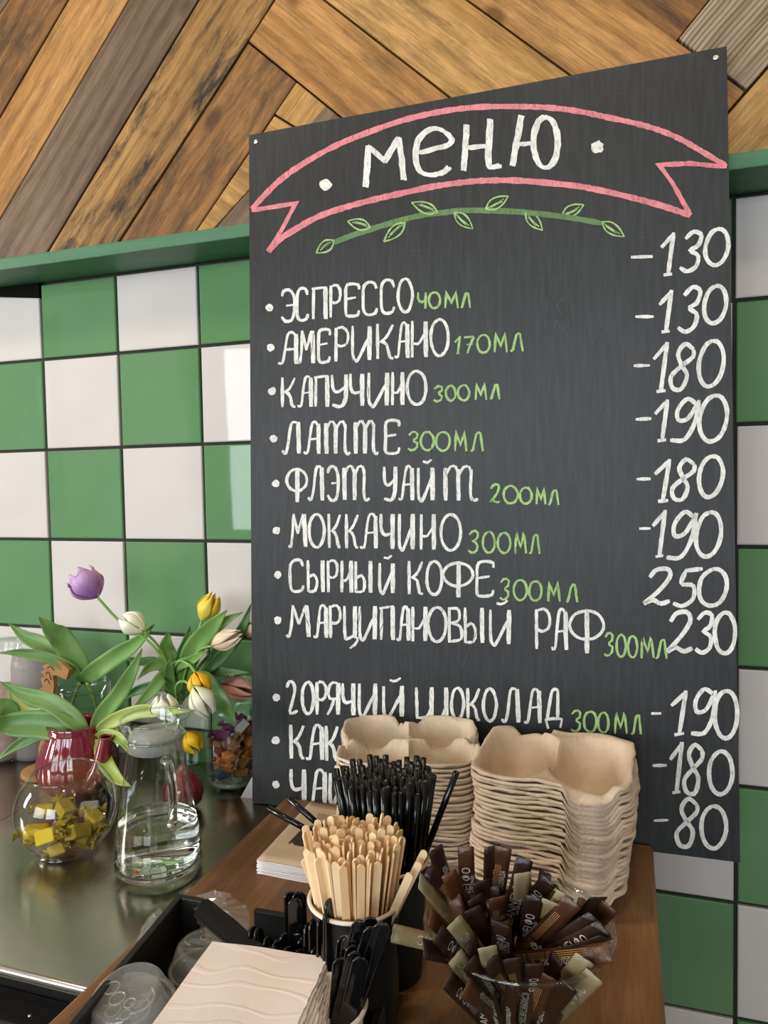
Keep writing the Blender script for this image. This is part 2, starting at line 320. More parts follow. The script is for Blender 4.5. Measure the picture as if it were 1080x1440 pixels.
def window(i, axis, at, a0, a1, z0, z1, label):
    w = newobj('window_%d' % i); w['kind'] = 'structure'; w['label'] = label; ORG[w.name] = Vector((0, 0, 0)); fr = []; t = .03
    mid = (a0 + a1) / 2
    for (p, q, r, s) in ((a0, a0 + t, z0, z1), (a1 - t, a1, z0, z1), (a0, a1, z0, z0 + t), (a0, a1, z1 - t, z1), (mid - t / 2, mid + t / 2, z0, z1)):
        fr.append(box(at - .08, at - .03, p, q, r, s) if axis == 'x' else box(p, q, at - .08, at - .03, r, s))
    mk('window_frame', join(*fr), M['frame'], w, smooth=False)
    mk('pane', box(at - .06, at - .055, a0, a1, z0, z1) if axis == 'x' else box(a0, a1, at - .06, at - .055, z0, z1), M['pane'], w, smooth=False)
window(1, 'x', XL, -2.3, -1.2, -.4, .7, 'white framed window in the left wall')
window(2, 'y', YB, -1.9, -.1, -.6, .8, 'white framed window behind, left one'); window(3, 'y', YB, .1, 1.5, -.6, .8, 'white framed window behind, right one')

wall = struct('wall_back', box(XL, XR, .006, .1, FL, CE), M['grout'], 'wall of green and white checkered glazed tiles with black grout')
T = .15; G = .0052
def tile_mesh(green, w0=0, w1=T, h0=0, h1=T):
    x0, x1, z0, z1 = w0 + G / 2, w1 - G / 2, h0 + G / 2, h1 - G / 2; b = .0016
    v = [(x0, .006, z0), (x1, .006, z0), (x1, .006, z1), (x0, .006, z1), (x0, .001, z0), (x1, .001, z0), (x1, .001, z1), (x0, .001, z1), (x0 + b, 0, z0 + b), (x1 - b, 0, z0 + b), (x1 - b, 0, z1 - b), (x0 + b, 0, z1 - b)]
    f = [(8, 9, 10, 11)]
    for a in (0, 4):
        for i in range(4): f.append((a + i, a + (i + 1) % 4, a + 4 + (i + 1) % 4, a + 4 + i))
    me = bpy.data.meshes.new('tile'); me.from_pydata(v, [], f); me.update(); me.materials.append(M['tile_g' if green else 'tile_w']); return me
TM = {g: tile_mesh(g) for g in (True, False)}; TOP = {g: tile_mesh(g, 0, T, 0, .124) for g in (True, False)}
for c in range(-5, 11):
    for r in range(-1, 10):
        if r > 4 and c < 6: continue
        g = (c + r) % 2 != 0
        o = newobj('tile', (TOP if r == -1 else TM)[g], wall); o.location = (c * T - (max(0, 3 - r) * .0012 if c > 5 else 0), rnd.uniform(-.0006, .0003), -(r + 1) * T)
        if r == -1 and c == -1:      # corner tile cut at a slant under the ledge
            me = TOP[g].copy(); o.data = me
            for i in (6, 2, 10): me.vertices[i].co.z -= .020
            for i in (7, 3, 11): me.vertices[i].co.z -= .004
        o.rotation_euler = (rnd.uniform(-.003, .003), 0, rnd.uniform(-.004, .004))
# ledge of green painted board with a slanted black filler gap at its left
led = struct('trim_1', box(-.8, XR, -.080, .004, .126, .144), M['green_paint'], 'green painted wooden ledge between the planks and the tiles'); bevel(led, .0015)
struct('trim_2', ([(-.14, .004, .126), (.0, .004, .126), (-.0, .004, .101), (-.14, .004, .121), (-.14, -.002, .126), (-.0, -.002, .126), (0, -.002, .102), (-.14, -.002, .120)], box(0, 1, 0, 1, 0, 1)[1] and [(0, 1, 2, 3), (7, 6, 5, 4), (0, 4, 5, 1), (1, 5, 6, 2), (2, 6, 7, 3), (3, 7, 4, 0)]), plain('black_filler', srgb(12, 11, 10), .95, spec=.1), 'black slanted filler in the gap under the ledge')
# reclaimed wood cladding
up = struct('wall_upper', box(XL, XR, -.045, .1, .146, CE), M['grout'], 'upper wall clad with diagonal reclaimed wood planks')
PY = -.062
def P2(u, v): p = V(u, v, PY); return (p.x, p.z)
def clip(poly, a, b, ref, gap=.0012):
    (x1, z1), (x2, z2) = a, b; nx, nz = -(z2 - z1), x2 - x1; L = math.hypot(nx, nz); nx /= L; nz /= L
    if (ref[0] - x1) * nx + (ref[1] - z1) * nz < 0: nx, nz = -nx, -nz
    d = [(p[0] - x1) * nx + (p[1] - z1) * nz - gap for p in poly]; out = []
    for i in range(len(poly)):
        j = (i + 1) % len(poly)
        if d[i] >= 0: out.append(poly[i])
        if (d[i] >= 0) != (d[j] >= 0):
            t = d[i] / (d[i] - d[j]); out.append((poly[i][0] + (poly[j][0] - poly[i][0]) * t, poly[i][1] + (poly[j][1] - poly[i][1]) * t))
    return out
def L(a, b): return (P2(*a), P2(*b))
def plank(lines, ref, key, grain, label=None, dy=None):
    poly = [(-.75, .1455), (2.0, .1455), (2.0, .85), (-.75, .85)]; r = P2(*ref)
    for (a, b) in lines:
        poly = clip(poly, a, b, r)
        if len(poly) < 3: return
    y0 = PY + (dy if dy is not None else rnd.uniform(-.003, .003)); a, b = grain; ang = math.atan2(b[1] - a[1], b[0] - a[0])
    cx = sum(p[0] for p in poly) / len(poly); cz = sum(p[1] for p in poly) / len(poly); ca, sa = math.cos(ang), math.sin(ang)
    loc = [((p[0] - cx) * ca + (p[1] - cz) * sa, 0, -(p[0] - cx) * sa + (p[1] - cz) * ca) for p in poly]
    vf = prism(loc, (0, .016, 0)); me = bpy.data.meshes.new('plank'); me.from_pydata(*[vf[0], [], vf[1]]); me.update()
    bm = bmesh.new(); bm.from_mesh(me); bmesh.ops.recalc_face_normals(bm, faces=bm.faces); bm.to_mesh(me); bm.free()
    me.materials.append(WO[key]); o = newobj('plank', me, up); o.location = (cx, y0, cz); o.rotation_euler = (0, -ang, 0); bevel(o, .0013)
    if label: o['label'] = label
sa_ = L((0, 22), (15, 0)); sb = L((0, 168), (98, 0)); sc_ = L((0, 311), (183, 0)); sd = L((70, 352), (281, 0)); se = L((168.5, 339), (387, 0)); sf = L((276, 324), (417, 116))
sg = L((350.5, 60), (475.5, 162)); sh = L((455.5, 0), (627, 133)); si = L((655.5, 0), (795.5, 102)); sj = L((864, 0), (968, 71)); s2 = L((998.5, 0), (952.7, 57)); s3 = L((1080, 94), (1025, 157))
def shift(l, d):
    (x1, z1), (x2, z2) = l; n = math.hypot(x2 - x1, z2 - z1); nx, nz = -(z2 - z1) / n * d, (x2 - x1) / n * d; return ((x1 + nx, z1 + nz), (x2 + nx, z2 + nz))
plank([se, sd], (180, 200), 'mould', se, 'plank with long black mould streaks'); plank([sd, sc_], (120, 180), 'grey', sd, 'weathered grey plank with a large oval knot')
plank([sc_, sb], (80, 100), 'amber', sc_, 'smooth amber plank with a round knot at its top'); plank([sb, sa_], (30, 60), 'brown', sb)
lo = sa_
for k in range(5):
    nx = shift(lo, .125); nx = nx if nx[0][0] < lo[0][0] else shift(lo, -.125); ctr = ((nx[0][0] + lo[0][0]) / 2, (nx[0][1] + lo[0][1]) / 2)
    poly = [(-.75, .1455), (2.0, .1455), (2.0, .85), (-.75, .85)]
    _P2 = P2; P2 = lambda u, v: (u, v)
    plank([lo, nx], ctr, ('grey', 'gold', 'amber', 'brown', 'grey')[k], lo); P2 = _P2; lo = nx
plank([se, sf, sg], (280, 250), 'brown', se, 'brown plank with two round knots'); 
sm = L((387.5, 162), (410, 176))
plank([sf, sg, sm], (405, 150), 'gold', L((371, 183), (417, 116)))
plank([sf, sm, sg, L((300, 324), (371.7, 245))], (390, 190), 'gold', sm); plank([sf, sg, L((300, 324), (371.7, 245))], (500, 600), 'grey', sf)
plank([sg, sh, se], (450, 80), 'amber', sg); plank([sh, si, se], (600, 50), 'gold', sh); plank([si, sj, se, s2], (800, 40), 'gold', si); 
plank([sj, s2, se], (930, 10), 'brown', sj)
send = L((1023, 110), (1047, 128)); plank([s2, s3, send], (1020, 60), 'ribbed', s3, 'rough-sawn grey plank with deep saw ribs', dy=-.004); plank([s3, send, si], (1018, 140), 'amber', sg)
s4 = shift(s3, .135)
def mid(a, b): return ((a[0][0] + b[0][0]) / 2, (a[0][1] + b[0][1]) / 2)
_P2 = P2; P2 = lambda u, v: (u, v); cur = s3; sgn = 1 if s4[0][0] + s4[1][0] > s3[0][0] + s3[1][0] else -1
for k in range(6):
    nx = shift(cur, sgn * .135); plank([cur, nx], mid(cur, nx), ('gold', 'amber', 'brown', 'gold', 'grey', 'amber')[k], cur); cur = nx
P2 = _P2

# =============== COUNTERS ===============
t = thing('steel_counter', 'brushed steel counter top under the jars and the carafe', 'counter', (.1, -.25, ST))
xs = V(0, 1155, 0).x; xs = H(10, 1149, ST).x
mk('worktop', box(xs + .0006, .93, -.4775, -.001, ST - .012, ST), M['steel'], t, smooth=False); mk('worktop', box(-.9, xs - .0006, -.4775, -.001, ST - .012, ST), M['steel'], t, smooth=False)
e = mk('front_edge', tube([Vector((-.9, -.4775, ST - .0045)), Vector((.93, -.4775, ST - .0045))], .0042, 10), M['steel_edge'], t)
t = thing('under_counter_cabinet', 'black cabinet and drawer front below the steel counter', 'cabinet', (.2, -.25, FL))
mk('carcass', box(-.9, .92, -.46, -.001, FL, ST - .013), M['black_metal'], t, smooth=False)
b = mk('drawer_front', box(-.88, .9, -.50, -.4605, ST - .20, ST - .035), M['black_metal'], t, smooth=False); bevel(b, .003)
mk('drawer_rim', box(-.88, .9, -.507, -.50, ST - .042, ST - .036), M['steel_edge'], b, smooth=False)
mk('screw', lathe((.41, -.485, ST - .036), [(0.0001, .002), (.0016, .0018), (.002, .0)], 10), M['screw'], b)
mk('pull_shelf', box(-.88, .9, -.62, -.508, ST - .10, ST - .088), M['dark_panel'], b, smooth=False)
t = mk('wooden_bar_top', box(.4835, .9485, -1.15, -.1125, ST + .0003, WD), M['oak'], smooth=False, loc=(.71, -.5, WD)); bevel(t, .004, 3)
t.rotation_euler = (0, 0, PI / 2)
me = t.data
me.transform(Matrix.Rotation(-PI / 2, 4, 'Z'))
tag(t, 'brown oiled wood slab running from the wall towards the viewer', 'countertop')

# =============== CHALKBOARD ===============
TL, TR_ = V(350, 190, -.088), V(1022, 65, -.088); BL, BR = V(355, 1128, -.111), V(1041, 1213, -.111)
BN = (TR_ - TL).cross(BL - TL).normalized()
if BN.y > 0: BN = -BN
def B(u, v, off=0.):
    d = ray(u, v); k = (TL - CAM).dot(BN) / d.dot(BN); return CAM + d * k + BN * off
t = thing('chalkboard', 'large black chalk menu board leaning on the tiled wall', 'chalkboard', (.73, -.11, -.66))
corners = [B(350, 190), B(1022, 65), B(1041, 1213), B(355, 1128)]
bo = mk('board_panel', prism(corners, -BN * .004), M['board'], t, smooth=False)
for (u, v) in ((360, 199.5), (1007, 81)):
    c = B(u, v, .0002); vf = lathe((0, 0, 0), [(.0034, 0), (.003, .0009), (.0016, .0012), (.0001, .0006)], 16)
    q = BN.to_track_quat('Z', 'Y'); mk('screw', ([c + q @ Vector(p) for p in vf[0]], vf[1]), M['screw'], t)
ROFF = [0]
def stroke(pts, wpx, smooth=True, taper=.25, jit=.35):
    """one chalk stroke drawn on the board: points in picture pixels, width in pixels"""
    pts = [Vector((p[0], p[1], 0)) for p in pts]
    ln = sum((pts[i + 1] - pts[i]).length for i in range(len(pts) - 1)); n = max(2, int(ln / 5))
    if smooth and len(pts) > 2: q = spline(pts, n)
    else:
        q = []
        for i in range(len(pts) - 1):
            m = max(1, int((pts[i + 1] - pts[i]).length / 7))
            q += [pts[i].lerp(pts[i + 1], k / m) for k in range(m)]
        q.append(pts[-1])
    v, f = [], []; N = len(q); ROFF[0] = (ROFF[0] + 1) % 40; off = .0003 + ROFF[0] * .000006
    for i, p in enumerate(q):
        a, b = q[max(i - 1, 0)], q[min(i + 1, N - 1)]; d = (b - a); d = d.normalized() if d.length else Vector((1, 0, 0)); nrm = Vector((-d.y, d.x, 0))
        if 0 < i < N - 1 and not smooth:
            d1 = (p - a).normalized(); d2 = (b - p).normalized(); k = max(.5, math.sqrt(max(0, (1 + d1.dot(d2)) / 2)))
        else: k = 1
        ww = wpx / 2 / k * (1 - (taper if i in (0, N - 1) else 0)) + rnd.uniform(-jit, jit)
        for s in (-1, 1): r = p + nrm * (s * ww); v.append(B(r.x, r.y, off))
    for i in range(N - 1): f.append((2 * i, 2 * i + 1, 2 * i + 3, 2 * i + 2))
    e = q[-1] - q[-2] if N > 1 else Vector((1, 0, 0))
    return v, f
def blob(x, y, r):
    n = 14; v = [B(x, y, .0005)]; 
    for i in range(n): a = 2 * PI * i / n; rr = r * rnd.uniform(.85, 1.1); v.append(B(x + rr * math.cos(a), y + rr * math.sin(a), .0005))
    return v, [(0, i + 1, (i + 1) % n + 1) for i in range(n)]
def arc(cx, cy, rx, ry, a0, a1, n=10): return [(cx + rx * math.cos(math.radians(a0 + (a1 - a0) * i / n)), cy + ry * math.sin(math.radians(a0 + (a1 - a0) * i / n))) for i in range(n + 1)]
O_ = arc(.5, .5, .5, .5, -100, 262, 14)
# glyphs: list of (smooth?, weight, points) in a unit box, y down.  weight 1 = thick stem
GL = {
 'А': [(0, .7, [(.05, 1), (.0, .93)]), (1, .7, [(.0, .97), (.22, .95), (.35, .5), (.5, .06), (.75, .0), (.9, .12)]), (0, 1.2, [(.9, .05), (.93, 1)]), (0, .6, [(.3, .55), (.9, .52)])],
 'В': [(0, 1, [(.12, 0), (.12, 1)]), (1, .8, [(.1, .03), (.75, .05), (.8, .35), (.2, .45)]), (1, .9, [(.2, .45), (.9, .55), (.95, .9), (.15, .98)])],
 'Г': [(1, 1, [(.0, .2), (.15, .02), (.5, .03), (.7, .25), (.5, .6), (.25, .95), (.5, .98), (.95, .9)])],
 'Д': [(1, .9, [(.15, .85), (.3, .4), (.45, .02), (.8, .0)]), (0, 1.1, [(.78, 0), (.78, .85)]), (1, .7, [(.0, .87), (.5, .83), (1.05, .85)]), (0, .8, [(.05, .86), (.2, 1.12)]), (0, .8, [(1.0, .86), (.92, 1.1)])],
 'Е': [(1, 1, [(.95, .18), (.9, .02), (.35, .0), (.12, .12), (.1, .5), (.1, .9), (.3, 1), (.85, .97), (.95, .82)]), (0, .7, [(.12, .48), (.75, .42)])],
 'И': [(1, 1, [(.08, 0), (.08, .8), (.2, 1), (.35, .97), (.85, .35)]), (0, 1.5, [(.9, .0), (.88, 1)])],
 'Й': [(1, 1, [(.08, .05), (.08, .8), (.2, 1), (.35, .97), (.85, .35)]), (0, 1.5, [(.9, .05), (.88, 1)]), (1, .8, [(.35, -.14), (.6, -.10), (.85, -.2)])],
 'К': [(0, 1.1, [(.1, 0), (.12, 1)]), (1, .8, [(.9, .02), (.6, .35), (.25, .52)]), (1, 1, [(.3, .5), (.6, .6), (.75, .95), (.95, .98)])],
 'Л': [(1, .8, [(.0, .9), (.15, 1), (.3, .7), (.45, .05), (.75, .0)]), (0, 1.3, [(.78, 0), (.82, 1)])],
 'М': [(1, .8, [(.0, .93), (.1, .98), (.2, .6), (.25, .0)]), (0, .8, [(.25, 0), (.5, .6)]), (0, .8, [(.5, .6), (.8, 0)]), (0, 1.3, [(.82, 0), (.9, 1)])],
 'м': [(0, 1, [(.05, 1), (.12, 0), (.5, .65), (.8, 0), (.95, 1)])],
 'л': [(1, 1, [(.0, .95), (.2, .9), (.45, .1), (.75, .02)]), (0, 1.1, [(.75, 0), (.95, 1)])],
 'Н': [(0, 1, [(.1, 0), (.1, 1)]), (1, .6, [(.1, .6), (.5, .62), (.85, .35)]), (0, 1.4, [(.9, 0), (.9, 1)])],
 'О': [(1, 1, O_)], 'П': [(0, .9, [(.0, .06), (.95, .0)]), (0, 1, [(.15, .05), (.12, 1)]), (0, 1.4, [(.85, 0), (.88, 1)])],
 'Р': [(0, 1.1, [(.12, 0), (.14, 1)]), (1, .8, [(.1, .05), (.6, -.02), (.95, .15), (.9, .45), (.5, .55), (.2, .5)])],
 'С': [(1, 1, [(.95, .2), (.8, .02), (.4, .0), (.12, .15), (.08, .5), (.12, .88), (.4, 1), (.85, .95), (.98, .8)])],
 'Т': [(0, 1.2, [(.08, .05), (.1, 1)]), (1, .8, [(.1, .3), (.25, .03), (.42, .03), (.48, .25)]), (0, 1.2, [(.48, .1), (.48, 1)]), (1, .8, [(.5, .3), (.65, .03), (.82, .03), (.88, .25)]), (1, 1, [(.88, .1), (.86, .8), (.95, 1), (1.08, .95)])],
 'У': [(1, 1, [(.05, 0), (.1, .45), (.4, .55), (.85, .4)]), (1, 1.2, [(.9, .0), (.88, .7), (.6, 1), (.05, .95)])],
 'Ф': [(1, .9, arc(.5, .38, .5, .34, -90, 270, 16)), (0, 1.4, [(.5, 0), (.5, 1.05)])],
 'Ц': [(1, 1, [(.08, 0), (.1, .9), (.3, 1), (.75, .9)]), (0, 1.3, [(.8, 0), (.8, .97)]), (1, .8, [(.8, .95), (1.05, 1.0), (.9, 1.15), (.45, 1.3)])],
 'Ч': [(1, 1.1, [(.06, 0), (.08, .4), (.3, .6), (.8, .55)]), (0, 1.4, [(.86, 0), (.88, 1)])],
 'Ш': [(0, 1, [(.06, 0), (.08, 1)]), (1, .7, [(.08, .98), (.35, .95), (.48, .7)]), (0, 1.3, [(.5, 0), (.5, 1)]), (1, .7, [(.5, .98), (.8, .95), (.9, .7)]), (0, 1.2, [(.93, 0), (.93, 1)])],
 'Ы': [(0, 1, [(.08, 0), (.1, 1)]), (1, .8, [(.1, .55), (.4, .45), (.58, .65), (.5, .95), (.1, .98)]), (0, 1.2, [(.88, 0), (.9, 1)])],
 'Ь': [(0, 1, [(.1, 0), (.1, 1)]), (1, .9, [(.1, .5), (.8, .5), (.9, .9), (.1, .98)])],
 'Э': [(1, 1, [(.08, .2), (.2, .03), (.6, .0), (.92, .2), (.95, .6), (.8, .95), (.35, 1), (.05, .85)]), (0, .7, [(.35, .5), (.92, .48)])],
 'Я': [(1, .8, [(.85, .02), (.4, .0), (.1, .2), (.2, .5), (.85, .5)]), (0, 1.3, [(.88, 0), (.9, 1)]), (1, .9, [(.6, .52), (.35, .8), (.0, 1)])],
 '0': [(1, 1, O_)], '1': [(0, .8, [(.0, .35), (.75, .03)]), (0, 1, [(.75, .0), (.4, 1)]), (0, .8, [(.15, 1), (.65, .97)])],
 '2': [(1, 1, [(.15, .25), (.35, .04), (.75, .02), (.85, .25), (.5, .65), (.05, .98), (.35, .88), (.65, .98), (.95, .9)])],
 '3': [(1, 1, [(.15, .18), (.5, .0), (.88, .08), (.8, .35), (.45, .47), (.85, .6), (.8, .88), (.4, 1), (.05, .9)])],
 '4': [(1, 1, [(.1, .0), (.08, .45), (.4, .6), (.8, .5)]), (0, 1.1, [(.85, 0), (.8, 1)])],
 '5': [(0, .9, [(.35, .05), (.98, .0)]), (1, 1, [(.38, .05), (.28, .4), (.7, .45), (.75, .8), (.4, 1), (.05, .93)])],
 '7': [(0, 1, [(.1, .1), (.9, .05)]), (1, 1, [(.9, .05), (.6, .5), (.4, 1)]), (0, .7, [(.3, .5), (.8, .48)])],
 '8': [(1, 1, [(.85, .12), (.5, .0), (.25, .2), (.45, .45), (.7, .68), (.55, .97), (.2, .95), (.08, .7), (.45, .48), (.85, .28), (.85, .12)])],
 '9': [(1, 1, [(.85, .12), (.5, .0), (.2, .25), (.25, .5), (.6, .45), (.88, .1)]), (1, 1, [(.9, .02), (.85, .55), (.55, .95), (.05, .97)])],
 '-': [(0, 1, [(0, .55), (1, .5)])]}
def glyph(ch, x0, x1, t0, b0, wpx, slant=0.):
    out = []
    for (sm, wt, pts) in GL[ch]:
        q = []
        for (px, py) in pts: q.append((x0 + (x1 - x0) * px + slant * (.5 - py) * (b0 - t0) + rnd.uniform(-.4, .4), t0 + (b0 - t0) * py + rnd.uniform(-.4, .4)))
        w = wpx * (.55 + .45 * wt)
        out.append(stroke(q, w, bool(sm)))
        if wt >= 1.2: out.append(stroke([(a + wpx * .45, b) for a, b in q], w * .7, bool(sm)))
    return out
def text_line(chars, t0, t1, b0, b1, wpx, mat, name='chalk_lettering', label=None, slant=0):
    """chars: [(char, x0, x1)]; top and bottom run from t0/b0 at the first to t1/b1 at the last"""
    X0, X1 = chars[0][1], chars[-1][2]; parts = []
    for (c, a, b) in chars:
        k = ((a + b) / 2 - X0) / (X1 - X0); parts += glyph(c, a, b, t0 + (t1 - t0) * k, b0 + (b1 - b0) * k, wpx, slant)
    o = mk(name, join(*parts), mat, t, smooth=False)
    if label: o['label'] = label
def S3(ox, oy, lst): return [(c, ox + a / 3, ox + b / 3) for c, a, b in lst]
W_, G_ = M['ck_w'], M['ck_g']
text_line(S3(360, 0, [('Э', 105, 165), ('С', 170, 220), ('П', 235, 300), ('Р', 310, 358), ('Е', 372, 438), ('С', 446, 512), ('С', 524, 585), ('О', 600, 660)]), 409, 391, 453, 438, 4.3, W_)
text_line(S3(360, 0, [('А', 95, 175), ('М', 178, 248), ('Е', 260, 315), ('Р', 330, 390), ('И', 402, 488), ('К', 505, 585), ('А', 588, 642), ('Н', 652, 722), ('О', 738, 812)]), 469, 448, 513, 500, 4.3, W_)
text_line(S3(360, 0, [('К', 105, 170), ('А', 178, 236), ('П', 245, 308), ('У', 318, 385), ('Ч', 395, 455), ('И', 470, 562), ('Н', 572, 622), ('О', 638, 718)]), 531, 521, 573, 569, 4.3, W_)
text_line(S3(360, 0, [('Л', 112, 195), ('А', 205, 268), ('Т', 285, 390), ('Т', 410, 510), ('Е', 540, 608)]), 594, 591, 638, 638, 4.3, W_)
text_line(S3(360, 0, [('Ф', 130, 215), ('Л', 222, 292), ('Э', 300, 350), ('Т', 362, 470)]), 658, 655, 704, 703, 4.3, W_)
text_line(S3(360, 0, [('У', 538, 592), ('А', 604, 662), ('Й', 680, 752), ('Т', 785, 925)]), 656, 655, 703, 704, 4.3, W_)
text_line(S3(360, 0, [('М', 140, 215), ('О', 225, 288), ('К', 302, 362), ('К', 375, 435), ('А', 442, 510), ('Ч', 525, 582), ('И', 600, 668), ('Н', 692, 755), ('О', 780, 865)]), 723, 723, 769, 774, 4.3, W_)
text_line(S3(360, 0, [('С', 140, 202), ('Ы', 215, 288), ('Р', 300, 345), ('Н', 358, 405), ('Ы', 415, 490), ('Й', 518, 582)]), 787, 790, 832, 834, 4.3, W_)
text_line(S3(360, 0, [('К', 638, 708), ('О', 720, 785), ('Ф', 790, 915), ('Е', 925, 1005)]), 789, 790, 835, 839, 4.3, W_)
text_line(S3(360, 0, [('М', 130, 232), ('А', 245, 300), ('Р', 308, 358), ('Ц', 370, 428), ('И', 432, 508), ('П', 520, 585), ('А', 596, 645), ('Н', 655, 720), ('О', 726, 802), ('В', 810, 868), ('Ы', 876, 962), ('Й', 982, 1075)]), 851, 855, 895, 906, 4.3, W_)
text_line([('Р', 752, 774), ('А', 776, 797), ('Ф', 801, 849)], 857, 856, 912, 917, 4.5, W_)
text_line([('Г', 404, 420), ('О', 425, 441), ('Р', 444, 459), ('Я', 460, 477), ('Ч', 481, 499), ('И', 503, 530), ('Й', 537, 568)], 958, 963, 1003, 1008, 4.5, W_)
text_line([('Ш', 583, 630), ('О', 635, 652), ('К', 656, 676), ('О', 680, 698), ('Л', 706, 733), ('А', 738, 760), ('Д', 766, 790)], 966, 970, 1009, 1019, 4.5, W_)
text_line([('К', 407, 429), ('А', 431, 454), ('К', 457, 477), ('А', 485, 508), ('О', 514, 536)], 1019, 1022, 1066, 1074, 4.8, W_)
text_line([('Ч', 408, 430), ('А', 434, 458), ('Й', 463, 484)], 1081, 1085, 1129, 1131, 4.8, W_)
for (ch, t0, t1, b0, b1) in (([('4', 587, 601), ('0', 603, 619), ('м', 625, 645), ('л', 648, 662)], 411, 412, 434, 433), ([('1', 640, 649), ('7', 651, 668), ('0', 671, 689), ('м', 695, 714), ('л', 718, 736)], 473, 468, 498, 494),
    ([('3', 609, 624), ('0', 627, 641), ('0', 644, 660), ('м', 668, 685), ('л', 689, 703)], 543, 540, 565, 561), ([('3', 573, 589), ('0', 592, 610), ('0', 613, 633), ('м', 639, 657), ('л', 662, 680)], 607, 608, 633, 635),
    ([('2', 688, 704), ('0', 708, 728), ('0', 731, 748), ('м', 754, 768), ('л', 771, 786)], 680, 690, 707, 710), ([('3', 658, 674), ('0', 679, 696), ('0', 700, 718), ('м', 724, 741), ('л', 744, 760)], 746, 752, 777, 779),
    ([('3', 702, 717), ('0', 722, 741), ('0', 744, 762), ('м', 770, 788), ('л', 796, 813)], 813, 822, 843, 847), ([('3', 849, 863), ('0', 867, 880), ('0', 883, 896), ('м', 901, 920), ('л', 922, 938)], 889, 900, 922, 927),
    ([('3', 802, 818), ('0', 821, 839), ('0', 841, 856), ('м', 864, 882), ('л', 888, 902)], 998, 1006, 1028, 1033)): text_line(ch, t0, t1, b0, b1, 3.4, G_, 'chalk_volume')
PR = [([('-', 887, 918, 355, 367), ('1', 930, 953, 327, 387), ('3', 957, 987, 326, 382), ('0', 992, 1024, 322, 373)]), ([('-', 893, 919, 440, 450), ('1', 927, 950, 408, 467), ('3', 955, 985, 404, 467), ('0', 990, 1021, 402, 455)]),
 ([('-', 891, 914, 509, 519), ('1', 919, 945, 481, 551), ('8', 942, 978, 484, 549), ('0', 983, 1017, 479, 544)]), ([('-', 894, 916, 584, 594), ('1', 921, 945, 562, 620), ('9', 944, 983, 561, 621), ('0', 984, 1022, 556, 621)]),
 ([('-', 895, 915, 668, 678), ('1', 921, 949, 646, 705), ('8', 944, 979, 646, 704), ('0', 983, 1016, 641, 699)]), ([('-', 899, 915, 738, 748), ('1', 918, 941, 717, 783), ('9', 939, 979, 720, 786), ('0', 979, 1014, 720, 783)]),
 ([('2', 906, 946, 799, 850), ('5', 947, 986, 800, 852), ('0', 983, 1022, 800, 852)]), ([('2', 937, 976, 860, 917), ('3', 977, 1004, 861, 918), ('0', 1005, 1034, 861, 919)]),
 ([('-', 916, 930, 998, 1008), ('1', 944, 972, 971, 1033), ('9', 970, 1009, 969, 1033), ('0', 1005, 1037, 971, 1038)]), ([('-', 918, 938, 1071, 1081), ('1', 942, 965, 1043, 1115), ('8', 960, 992, 1047, 1117), ('0', 997, 1030, 1056, 1117)]),
 ([('-', 919, 940, 1148, 1158), ('8', 949, 985, 1123, 1191), ('0', 986, 1021, 1133, 1193)])]
for i, row in enumerate(PR):
    parts = []
    for (c, a, b, t0, b0) in row: parts += glyph(c, a, b, t0, b0, 6.2 if c != '-' else 4.6, 0 if c in '-1' else (.12 if i < 7 else .02))
    mk('chalk_price', join(*parts), W_, t, smooth=False)
for (x, y) in ((379, 433), (381, 489), (383, 550), (385, 617), (388, 680), (389, 746), (391, 808), (391, 872), (389, 981), (388, 1041), (388, 1103)): mk('chalk_bullet', blob(x, y, 5.6), W_, t, smooth=False)
for lets in ([([(513, 263), (517, 205)], 0), ([(517, 205), (540, 226), (560, 193)], 0), ([(560, 193), (567, 253)], 0)], [([(588, 215), (632, 202), (626, 186), (608, 181), (590, 192), (583, 215), (588, 238), (602, 246), (620, 243), (631, 235)], 1)],
    [([(655, 175), (651, 240)], 0), ([(653, 208), (688, 205)], 0), ([(688, 167), (686, 230), (702, 233)], 1)], [([(732, 162), (719, 233)], 0), ([(727, 203), (748, 201)], 0), (arc(766, 200, 17, 36, -90, 270, 16), 1)]):
    ti = []
    for pts, sm in lets: ti.append(stroke(pts, 6, bool(sm), .05, .6)); ti.append(stroke([(a + 3.5, b + 1) for a, b in pts], 4.5, bool(sm), .1, .8))
    mk('chalk_letter', join(*ti), W_, t, smooth=False)
for bb in ((458, 260, 9), (840, 207, 9)): mk('chalk_bullet', blob(*bb), W_, t, smooth=False)
pk = []
for pts, w, sm in (([(354, 294), (390, 257), (424, 232), (470, 206), (516, 187), (568, 169), (621, 157), (670, 151), (720, 150), (770, 151.5), (815, 157), (858, 166), (895, 174), (929, 184), (957, 196), (985, 212), (1022, 234)], 8, 1), ([(354, 296), (416, 286), (397, 322), (377, 354)], 6, 0),
    ([(377, 354), (392, 338), (410, 326), (445, 306), (481, 293), (525, 281), (569, 271), (612, 262), (657, 256), (690, 254), (735, 254.5), (805, 261), (840, 267), (876, 275), (929, 289), (971, 303)], 8.5, 1), ([(1022, 235), (970, 230), (927, 232), (946, 258), (971, 303)], 6.5, 0)):
    pk.append(stroke(pts, w, bool(sm), .3, .6))
mk('chalk_ribbon', join(*pk), M['ck_p'], t, smooth=False)
mk('chalk_vine', join(stroke([(470, 341), (496, 331), (523, 322), (560, 311), (593, 303), (625, 299), (657, 296), (720, 297.5), (760, 301), (800, 306), (846, 314)], 8, True)), M['ck_dg'], t, smooth=False)
lf = []
